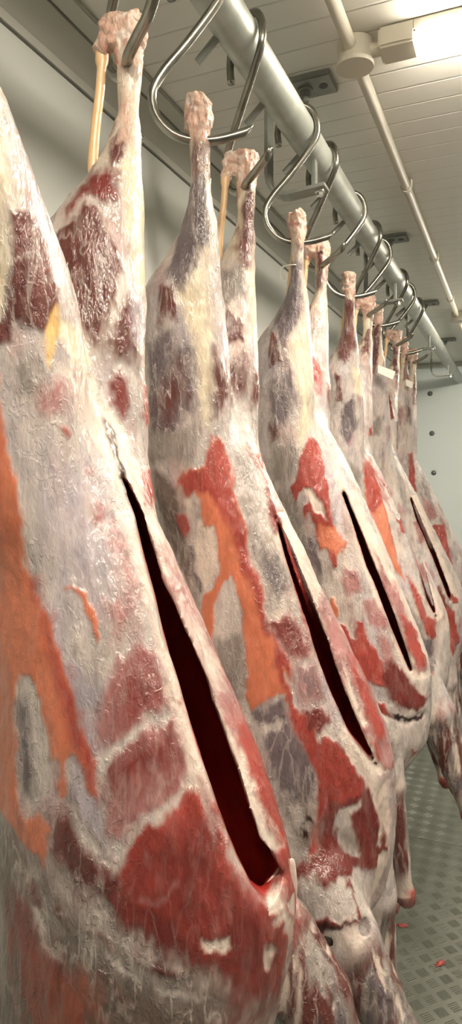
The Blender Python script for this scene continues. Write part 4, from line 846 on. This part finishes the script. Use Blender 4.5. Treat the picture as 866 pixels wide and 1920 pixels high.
  ('N', 'G', 12, [(-0.027, 0.4158), (0.0043, 0.417), (0.0042, 0.3407), (-0.0069, 0.2982), (-0.0308, 0.2456), (-0.0465, 0.2566), (-0.0591, 0.304), (-0.0411, 0.3657)]),
  ('N', 'M', 5, [(-0.0643, 0.281), (-0.0422, 0.2563), (-0.0349, 0.2148), (-0.065, 0.204)]),
  ('N', 'F', 22, [(-0.0207, 0.2558), (0.0044, 0.2995), (0.0139, 0.1758), (0.016, 0.0917), (-0.0052, 0.0382), (-0.0061, 0.1531)]),
  ('N', 'G', 12, [(-0.0594, 0.1797), (-0.0227, 0.1941), (-0.0168, 0.1322), (-0.0358, 0.0905), (-0.0614, 0.0858)]),
  ('N', 'M', 16, [(-0.0614, 0.1015), (-0.0358, 0.0905), (-0.041, 0.0697), (-0.0615, 0.0597)]),
  ('N', 'S', 16, [(-0.0626, 0.0597), (-0.0054, 0.0487), (-0.0153, -0.0141), (-0.0613, -0.0195)]),
  ('L', 'M', 8, [(0.006, 0.4828), (0.0176, 0.4817), (0.0143, 0.4024), (0.0007, 0.4027)]),
  ('L', 'R', 6, [(-0.0108, 0.2562), (0.0089, 0.2509), (0.0219, 0.1869), (-0.001, 0.1928)]),
  ('L', 'P', 8, [(-0.0106, 0.1956), (0.0187, 0.1947), (0.0233, 0.1664), (0.0089, 0.1712)]),
  ('L', 'M', 6, [(-0.0105, 0.1664), (-0.0009, 0.1683), (-0.0007, 0.111), (-0.0091, 0.1137)]),
  ('L', 'M', 7, [(0.0331, 0.1936), (0.0465, 0.1948), (0.0397, 0.1329), (0.0313, 0.1388)]),
  ('L', 'R', 4, [(0.0616, -0.0044), (0.0733, -0.0102), (0.0912, -0.0913), (0.0811, -0.0674)]),
  ('B', 'S', 18, [(-0.0621, -0.0323), (-0.0175, -0.0307), (0.0039, -0.0939), (0.0322, -0.1699), (0.0398, -0.224), (0.0029, -0.1836), (-0.049, -0.1027)]),
  ('B', 'G', 8, [(0.0097, -0.1281), (0.0305, -0.1399), (0.0393, -0.1901), (0.0206, -0.1827)]),
  ('B', 'R', 4, [(0.0136, 0.0707), (0.0289, 0.0573), (0.0407, 0.0088), (0.0523, -0.0528), (0.0632, -0.1073), (0.0849, -0.1413), (0.071, -0.1626), (0.0733, -0.1828), (0.0648, -0.1862), (0.0509, -0.1491), (0.0375, -0.1561), (0.0267, -0.1072), (0.0163, -0.08), (0.006, -0.0952), (0.0026, -0.0733), (0.0162, -0.0594), (0.0095, -0.0389), (-0.0006, -0.0321), (-0.011, -0.0541), (-0.0188, -0.0252), (-0.0105, -0.0115), (-0.0073, 0.0293), (0.0021, 0.0443)]),
  ('B', 'O', 7, [(0.0315, -0.1086), (0.0633, -0.1086), (0.0835, -0.1392), (0.0709, -0.1612), (0.0542, -0.1505), (0.0389, -0.1547)]),
  ('B', 'C', 5, [(0.0028, -0.0293), (0.016, -0.0253), (0.0374, -0.054), (0.0499, -0.0949), (0.0298, -0.0799)]),
  ('B', 'P', 10, [(0.0845, -0.1815), (0.1107, -0.1886), (0.1194, -0.2285), (0.0922, -0.2361), (0.0784, -0.2082)]),
  ('B', 'P', 10, [(0.1185, -0.2482), (0.1504, -0.2432), (0.1661, -0.2958), (0.1326, -0.3021)]),
  ('B', 'P', 12, [(0.1458, -0.3141), (0.1716, -0.3141), (0.1802, -0.3687), (0.1597, -0.3742)]),
  ('B', 'O', 3, [(0.0592, -0.2488), (0.0671, -0.2405), (0.0778, -0.2761), (0.0666, -0.2866)]),
  ('B', 'R', 5, [(0.0586, -0.289), (0.0868, -0.2944), (0.107, -0.3204), (0.1088, -0.2829), (0.1206, -0.2863), (0.1344, -0.3269), (0.1609, -0.3664), (0.1744, -0.4143), (0.1538, -0.4136), (0.1212, -0.3938), (0.0878, -0.3553)]),
  ('B', 'D', 7, [(0.16, -0.3939), (0.1723, -0.354), (0.1985, -0.3818), (0.2264, -0.4248), (0.2466, -0.444), (0.2268, -0.4605), (0.1994, -0.4601), (0.1734, -0.4412)]),
  ('B', 'W', 8, [(0.1332, -0.4094), (0.1634, -0.4481), (0.2034, -0.4699), (0.2387, -0.4659), (0.252, -0.4629), (0.2432, -0.5255), (0.1951, -0.5856), (0.1775, -0.5623), (0.1631, -0.4969)]),
  ('B', 'S', 16, [(0.1591, -0.4737), (0.1884, -0.4746), (0.1946, -0.5418), (0.1802, -0.5472)]),
  ('B', 'R', 4, [(0.1435, -0.4404), (0.1654, -0.4481), (0.1784, -0.4742), (0.1586, -0.4665)]),
  ('B', 'R', 4, [(0.2142, -0.544), (0.2367, -0.5442), (0.2298, -0.5431), (0.2096, -0.5642)]),
  ('B', 'X', 3, [(0.1784, -0.4647), (0.2084, -0.4794), (0.2377, -0.4681), (0.2358, -0.4784), (0.2085, -0.4891), (0.1784, -0.4752)]),
  ('B', 'C', 6, [(0.0523, 0.0523), (0.0727, 0.0067), (0.1288, -0.1541), (0.1853, -0.2924), (0.2207, -0.3945), (0.192, -0.3516), (0.1556, -0.2648), (0.1133, -0.1616), (0.0643, -0.0146)]),
  ('F', 'C', 6, [(0.0218, 0.0971), (0.0901, -0.0154), (0.1793, -0.2079), (0.275, -0.4328), (0.234, -0.4488), (0.1579, -0.2793), (0.0679, -0.0377)]),
  ('F', 'P', 6, [(0.1361, -0.1576), (0.1818, -0.2275), (0.2498, -0.3866), (0.2276, -0.3923), (0.1985, -0.3176), (0.1512, -0.21)]),
  ('F', 'R', 5, [(0.1907, -0.2727), (0.2197, -0.312), (0.243, -0.3752), (0.2275, -0.3803), (0.2037, -0.328)]),
 ],
 3: [
  ('N', 'G', 8, [(-0.0308, 0.1676), (-0.0019, 0.2019), (0.0056, 0.1199), (-0.0173, 0.078), (-0.0362, 0.1058)]),
  ('N', 'M', 6, [(-0.0246, 0.4448), (-0.0037, 0.4354), (0.0008, 0.3371), (-0.0176, 0.3103), (-0.0319, 0.3659)]),
  ('B', 'S', 12, [(-0.017, 0.0364), (0.0216, 0.0085), (0.0374, -0.1033), (0.0103, -0.0893)]),
  ('B', 'P', 10, [(0.0432, 0.0376), (0.0706, -0.0204), (0.0962, -0.1048), (0.0686, -0.0622)]),
  ('N', 'M', 10, [(-0.0321, 0.393), (-0.0016, 0.4034), (0.0056, 0.3244), (-0.024, 0.2803), (-0.0437, 0.3202)]),
  ('N', 'F', 8, [(-0.0005, 0.2698), (0.0237, 0.2697), (0.027, 0.1965), (0.0019, 0.213)]),
  ('N', 'M', 6, [(-0.0466, 0.2563), (-0.0329, 0.2449), (-0.028, 0.1853), (-0.0416, 0.1856)]),
  ('N', 'G', 10, [(-0.0335, 0.1677), (0.0018, 0.1857), (-0.002, 0.1197), (-0.0308, 0.103)]),
  ('B', 'O', 4, [(0.024, 0.0085), (0.0298, 0.0519), (0.0457, 0.0201), (0.0661, -0.0622), (0.0868, -0.1319), (0.1158, -0.2281), (0.1342, -0.2823), (0.1181, -0.2685), (0.1003, -0.2412), (0.0861, -0.2546), (0.084, -0.2818), (0.1019, -0.3114), (0.0923, -0.298), (0.0701, -0.2575), (0.0526, -0.1891), (0.0383, -0.1449), (0.0347, -0.1032), (0.0295, -0.0475)]),
  ('B', 'R', 8, [(0.024, 0.0085), (0.0298, 0.0519), (0.0457, 0.0201), (0.0705, -0.0762), (0.0506, -0.1034), (0.0358, -0.0894)]),
  ('B', 'R', 5, [(0.0661, -0.0622), (0.0868, -0.1319), (0.1342, -0.2823), (0.103, -0.1938)]),
  ('B', 'R', 4, [(0.0549, 0.0386), (0.0756, 0.015), (0.0813, -0.0193), (0.1019, -0.0604), (0.0901, -0.066), (0.066, -0.0202)]),
  ('B', 'C', 10, [(0.084, -0.2818), (0.1079, -0.2818), (0.1351, -0.3224), (0.1358, -0.3626), (0.1158, -0.3491)]),
  ('B', 'S', 8, [(0.1021, -0.3222), (0.1216, -0.3088), (0.1581, -0.363), (0.1852, -0.4182), (0.179, -0.4482), (0.1633, -0.4476), (0.1229, -0.3761)]),
  ('B', 'R', 6, [(0.1364, -0.2624), (0.1539, -0.2831), (0.1883, -0.3645), (0.2084, -0.3862), (0.2155, -0.4235), (0.2025, -0.436), (0.1824, -0.4071), (0.159, -0.3364)]),
  ('B', 'R', 4, [(0.1058, -0.119), (0.1185, -0.1274), (0.1306, -0.1618), (0.1176, -0.1565)]),
  ('F', 'C', 5, [(0.041, 0.0526), (0.1287, -0.1361), (0.2282, -0.3693), (0.2082, -0.3927), (0.1001, -0.1076)]),
  ('B', 'W', 6, [(0.2156, -0.429), (0.2513, -0.4075), (0.2575, -0.4884), (0.2233, -0.5215), (0.2072, -0.4872)]),
  ('B', 'G', 8, [(0.1801, -0.4317), (0.209, -0.4255), (0.21, -0.4957), (0.1883, -0.505)]),
  ('L', 'M', 6, [(0.0059, 0.4054), (0.0179, 0.4047), (0.0173, 0.3412), (0.0033, 0.3331)]),
  ('L', 'R', 5, [(0.0238, 0.1274), (0.0324, 0.1283), (0.0326, 0.106), (0.0241, 0.1052)]),
 ],
 4: [
  ('B', 'P', 8, [(0.1113, -0.2935), (0.1383, -0.2823), (0.1586, -0.3352), (0.1316, -0.3463)]),
  ('B', 'D', 9, [(0.1446, -0.3596), (0.1797, -0.3571), (0.2178, -0.4456), (0.1978, -0.5026), (0.1729, -0.4348)]),
  ('B', 'C', 5, [(0.0149, 0.1377), (0.0388, 0.0628), (0.1005, -0.1207), (0.2207, -0.4116), (0.187, -0.3529), (0.1202, -0.1947), (0.0591, -0.0245)]),
  ('B', 'P', 10, [(0.0954, -0.1604), (0.1178, -0.1553), (0.1353, -0.2158), (0.1131, -0.2274)]),
  ('B', 'S', 10, [(0.0296, 0.0447), (0.0545, -0.0244), (0.0865, -0.1267), (0.0621, -0.1094)]),
  ('B', 'R', 6, [(0.165, -0.4431), (0.2015, -0.4276), (0.2242, -0.4462), (0.2418, -0.5349), (0.2226, -0.5698), (0.1978, -0.5026)]),
  ('F', 'C', 5, [(0.0101, 0.1523), (0.1162, -0.0952), (0.2365, -0.3974), (0.2205, -0.4121), (0.1, -0.166)]),
  ('F', 'R', 5, [(0.212, -0.3788), (0.2333, -0.3969), (0.249, -0.5448), (0.2307, -0.5289)]),
  ('N', 'M', 6, [(-0.0422, 0.405), (-0.0087, 0.4561), (-0.0036, 0.387), (-0.0238, 0.3053), (-0.0549, 0.3373)]),
  ('N', 'M', 5, [(-0.0596, 0.3081), (-0.0507, 0.2942), (-0.0419, 0.1622), (-0.0548, 0.1957)]),
  ('N', 'S', 10, [(-0.037, 0.1621), (-0.0094, 0.1785), (-0.0097, 0.1201), (-0.0371, 0.1118)]),
  ('L', 'D', 5, [(-0.0286, 0.2543), (0.0044, 0.2554), (0.0243, 0.1811), (-0.0072, 0.1667)]),
  ('L', 'M', 5, [(0.0262, 0.1721), (0.0446, 0.1894), (0.0347, 0.0714), (0.0293, 0.0912)]),
  ('L', 'M', 5, [(0.0082, 0.4626), (0.0235, 0.4239), (0.0233, 0.3446), (0.0093, 0.3444)]),
 ],
 5: [
  ('B', 'R', 4, [(0.0051, 0.0733), (0.0199, 0.0778), (0.04, -0.0705), (0.023, -0.0949), (0.0084, -0.0292)]),
  ('B', 'R', 4, [(0.0757, -0.2031), (0.1417, -0.2007), (0.1791, -0.3587), (0.1101, -0.2778)]),
  ('B', 'S', 6, [(0.0903, -0.2576), (0.1195, -0.2639), (0.1633, -0.3345), (0.1841, -0.4352), (0.1419, -0.4589)]),
  ('B', 'P', 8, [(0.0579, -0.0911), (0.0971, -0.1124), (0.1178, -0.1737), (0.0792, -0.1829)]),
  ('F', 'C', 5, [(-0.0525, 0.1838), (0.0742, -0.0303), (0.2388, -0.3627), (0.2125, -0.4481), (0.0553, -0.1578)]),
  ('N', 'M', 5, [(-0.0081, 0.4482), (0.0107, 0.4531), (0.0118, 0.3535), (-0.0099, 0.3449)]),
  ('N', 'S', 6, [(-0.0039, 0.2952), (0.0204, 0.2831), (0.019, 0.1761), (-0.0034, 0.195)]),
  ('N', 'M', 4, [(0.0058, 0.2556), (0.0147, 0.2469), (0.0153, 0.196), (0.006, 0.2054)]),
  ('B', 'S', 6, [(0.0506, 0.0119), (0.075, -0.0301), (0.1014, -0.1328), (0.0673, -0.0811)]),
  ('L', 'M', 4, [(0.0131, 0.4051), (0.023, 0.4063), (0.0266, 0.2717), (0.0166, 0.2816)]),
 ],
}
CUTS = {  # outline of the belly cut
 0: [(0.0323, -0.0029), (0.0351, -0.011), (0.0472, -0.0427), (0.0611, -0.0969), (0.075, -0.1507), (0.0888, -0.1896), (0.0997, -0.2284), (0.1133, -0.2722), (0.1267, -0.3098), (0.14, -0.347), (0.1531, -0.3751), (0.1686, -0.3909), (0.1864, -0.3765), (0.1758, -0.3571), (0.1623, -0.3365), (0.1514, -0.3092), (0.1432, -0.2781), (0.1293, -0.2389), (0.1153, -0.1961), (0.0983, -0.1562), (0.0751, -0.101), (0.056, -0.0446), (0.0426, -0.0131), (0.0359, -0.0031)],
 1: [(0.0729, -0.0533), (0.0838, -0.0832), (0.1009, -0.1399), (0.1209, -0.196), (0.143, -0.2602), (0.1626, -0.3064), (0.1841, -0.3518), (0.2115, -0.389), (0.224, -0.4022), (0.2187, -0.3919), (0.2059, -0.3641), (0.1864, -0.3188), (0.1666, -0.2677), (0.1445, -0.2117), (0.1198, -0.1508), (0.0994, -0.1024), (0.0765, -0.0562)],
 3: [(0.0935, -0.0606), (0.1296, -0.155), (0.167, -0.2627), (0.187, -0.3304), (0.2137, -0.3859), (0.2006, -0.3315), (0.1819, -0.2634), (0.1432, -0.1555)],
 2: [(0.0713, -0.031), (0.1031, -0.1179), (0.1251, -0.1856), (0.1469, -0.2342), (0.1778, -0.3127), (0.2083, -0.3841), (0.2155, -0.3957), (0.2154, -0.386), (0.1938, -0.3207), (0.1659, -0.2478), (0.1409, -0.1867), (0.1157, -0.1249), (0.0794, -0.0376)],
 4: [(0.0761, -0.07), (0.106, -0.159), (0.1453, -0.247), (0.1844, -0.3441), (0.2086, -0.4069), (0.2111, -0.3839), (0.1956, -0.3452), (0.1623, -0.2574), (0.123, -0.1693), (0.0853, -0.0802)],
}

# ---------------------------------------------------------------- the six carcasses
CARCASS = [
    # centre along the rail, parameters, label
    (.590, dict(yn=-.165, yf=.090, xn=-.035, tv=[-.05, -.03, -.010, .016, .046, .095, .146, .192, .212, .221, .215, .198, .18, .15, .1], smear=.22, mottle=.0, arm=1., wide_far=1.22, wide_near=.9, res=.0042, sub=1, seed=3, al=28,
                fore2=((.17, .085, -.50), (.215, .09, -.565), (.36, .092, -.83))), 'nearest lamb carcass, filling the lower left, with a wide open belly cut'),
    (.945, dict(yn=-.087, yf=.085, groove=[([(.165, -.100, -.635), (.195, -.118, -.598), (.235, -.095, -.588)], .010)], res=.0045, sub=1, seed=9, al=14,
                arm_r=.043, fore=((.17, -.080, -.55), (.205, -.085, -.615), (.365, -.09, -.86))), 'second lamb carcass from the front, orange membrane down its flank and a round pale breast'),
    (1.390, dict(yn=-.088, yf=.092, groove=[([(.170, -.100, -.458), (.192, -.085, -.473), (.219, -.064, -.485), (.248, -.034, -.475)], .006)], tv=[-.02, .005, .036, .065, .092, .138, .181, .222, .245, .256, .257, .249, .215, .17, .12], res=.005, sub=1, seed=14, al=8,
                 arm_r=.028, fore=((.165, -.085, -.52), (.188, -.087, -.60), (.222, -.090, -.815)), fore2=((.14, .085, -.555), (.145, .09, -.66), (.165, .09, -.955))), 'third lamb carcass from the front, with red drips below its pale haunch'),
    (1.865, dict(yn=-.116, yf=.118, vs=.97, pink=.75, res=.005, sub=1, seed=22, al=6,
                 arm_r=.048, fore=((.19, -.085, -.53), (.222, -.09, -.61), (.310, -.09, -.87)), fore2=((.18, .085, -.555), (.19, .09, -.65), (.235, .09, -.865))), 'fourth lamb carcass from the front, hung just before the second rail hanger'),
    (2.290, dict(yn=-.165, yf=.190, vs=1.0, pink=.75, res=.006, sub=1, seed=31, al=5), 'fifth lamb carcass from the front, with a slanted white paper tag at its leg'),
    (2.775, dict(yn=-.125, yf=.125, vs=.98, pink=.75, res=.006, sub=1, seed=37, al=5), 'last lamb carcass in the row, against the far wall'),
]
LEGLAB = [('hook out of view above the front leg of the nearest carcass', 'hook at the top left through the hind leg of the nearest carcass'),
          ('large hook swung out through the near leg of the second carcass', 'hook with its point up through the far leg of the second carcass'),
          ('hook through the near leg of the third carcass, below the first whole hanger', 'hook through the far leg of the third carcass'),
          ('hook through the near leg of the fourth carcass', 'hook through the far leg of the fourth carcass'),
          ('hook through the near leg of the fifth carcass', 'hook through the far leg of the fifth carcass'),
          ('hook through the near leg of the last carcass', 'last hook of the row, through the far leg of the last carcass')]
AZ = [(25, -34), (24, -36), (22, -34), (24, -34), (24, -34), (20, -34)]
ROOTS = []
for (yc, kw, lb), hl, az in zip(CARCASS, LEGLAB, AZ):
    k = CARCASS.index((yc, kw, lb))
    P = carcass_params(**kw, cut=CUTS.get(k))
    ROOTS.append(make_carcass(P, yc, lb, MARKS.get(k, [])))
    make_hook(yc + P['yn'], az[0], hl[0]); make_hook(yc + P['yf'], az[1], hl[1], k == 0)

# ---------------------------------------------------------------- tags, string, scraps
def paper_tag(corners, label, m, name='paper_tag', thick=.0012):
    c = sum((Vector(p) for p in corners), Vector()) / 4
    bm = bmesh.new()
    nrm = (Vector(corners[1]) - Vector(corners[0])).cross(Vector(corners[3]) - Vector(corners[0])).normalized() * thick
    a = [bm.verts.new(Vector(p) - c) for p in corners]; b = [bm.verts.new(Vector(p) - c + nrm) for p in corners]
    bm.faces.new(a); bm.faces.new(b[::-1])
    for i in range(4): bm.faces.new((a[i], a[(i + 1) % 4], b[(i + 1) % 4], b[i]))
    o = obj(name, bm, m, loc=c + Vector((0, 0, EYE))); return tag(o, label, 'tag')
paper_tag([(-.4017, 2.106, .329), (-.350, 2.112, .3066), (-.3577, 2.110, .283), (-.4015, 2.104, .305)], 'slanted white paper tag sticking out from the leg of the fifth carcass', M_PAPER)
paper_tag([(-.397, 2.632, .351), (-.3712, 2.635, .339), (-.3729, 2.634, .3152), (-.397, 2.630, .327)], 'small white paper tag on the leg of the last carcass', M_PAPER)
paper_tag([(-.408, .872, .413), (-.396, .868, .403), (-.397, .866, .369), (-.407, .872, .382)], 'clear plastic tag on the near leg of the second carcass', M_CLEAR, 'plastic_tag')

# a curled flap of fat at the foot of the nearest belly cut
rows = [[(.186, -.012, -.405), (.193, -.004, -.411), (.203, .006, -.417), (.219, .016, -.420)],
        [(.190, -.008, -.396), (.199, .000, -.399), (.210, .008, -.402), (.222, .014, -.402)],
        [(.199, -.002, -.385), (.206, .004, -.386), (.213, .009, -.386), (.221, .013, -.384)],
        [(.208, .004, -.371), (.211, .006, -.369), (.215, .009, -.367), (.219, .012, -.366)]]
bm = bmesh.new()
g = [[bm.verts.new(Vector(p) + Vector((.000, .000, .0))) for p in r] for r in rows]
for i in range(3):
    for j in range(3): bm.faces.new((g[i][j], g[i][j + 1], g[i + 1][j + 1], g[i + 1][j]))
fl = obj('fat_flap', bm, M_FAT, ROOTS[0], True); fl['label'] = 'pale flap of fat at the foot of the cut'
md = fl.modifiers.new('thick', 'SOLIDIFY'); md.thickness = .004
md = fl.modifiers.new('round', 'SUBSURF'); md.levels = md.render_levels = 2
# white string round the shin of the third carcass
bm = bmesh.new()
tube(bm, spline([(-.014, .0, .409), (-.0285, -.004, .4065), (-.0352, -.002, .395), (-.0318, .004, .379), (-.0219, .004, .385), (-.0285, .0, .402), (-.020, -.012, .405), (.002, -.014, .404)], 5), .0011, 8)
tag(obj('string', bm, M_STRING, smooth=True, loc=(RX, 1.302, EYE)), 'loose white string tied round the near shin of the third carcass', 'string')
# scraps on the floor
for (x, y, r, a), lb in zip([(-.293, 1.998, .013, .3), (-.173, 1.878, .013, 1.0), (-.336, 2.05, .009, .8)], ['red meat scrap on the floor nearest the hanging shins', 'red meat scrap on the floor farthest right', 'small red drip on the floor below the third carcass']):
    bm = bmesh.new(); rnd = random.Random(int(x * 1000))
    bmesh.ops.create_icosphere(bm, subdivisions=3, radius=1)
    for v in bm.verts:
        c = v.co.copy(); k = 1 + .35 * math.sin(3 * c.x + 2 * c.y * a + 5 * c.z) * math.cos(4 * c.y + a)
        v.co = Vector((c.x * r * 1.2 * k, c.y * r * .6 * k, max(c.z, -.3) * r * .25 + r * .075))
    o = obj('meat_scrap', bm, M_SCRAP, smooth=True, loc=(x, y, .0005)); o.rotation_euler = (0, 0, a)
    tag(o, lb, 'meat scrap', 'meat scraps on the floor')
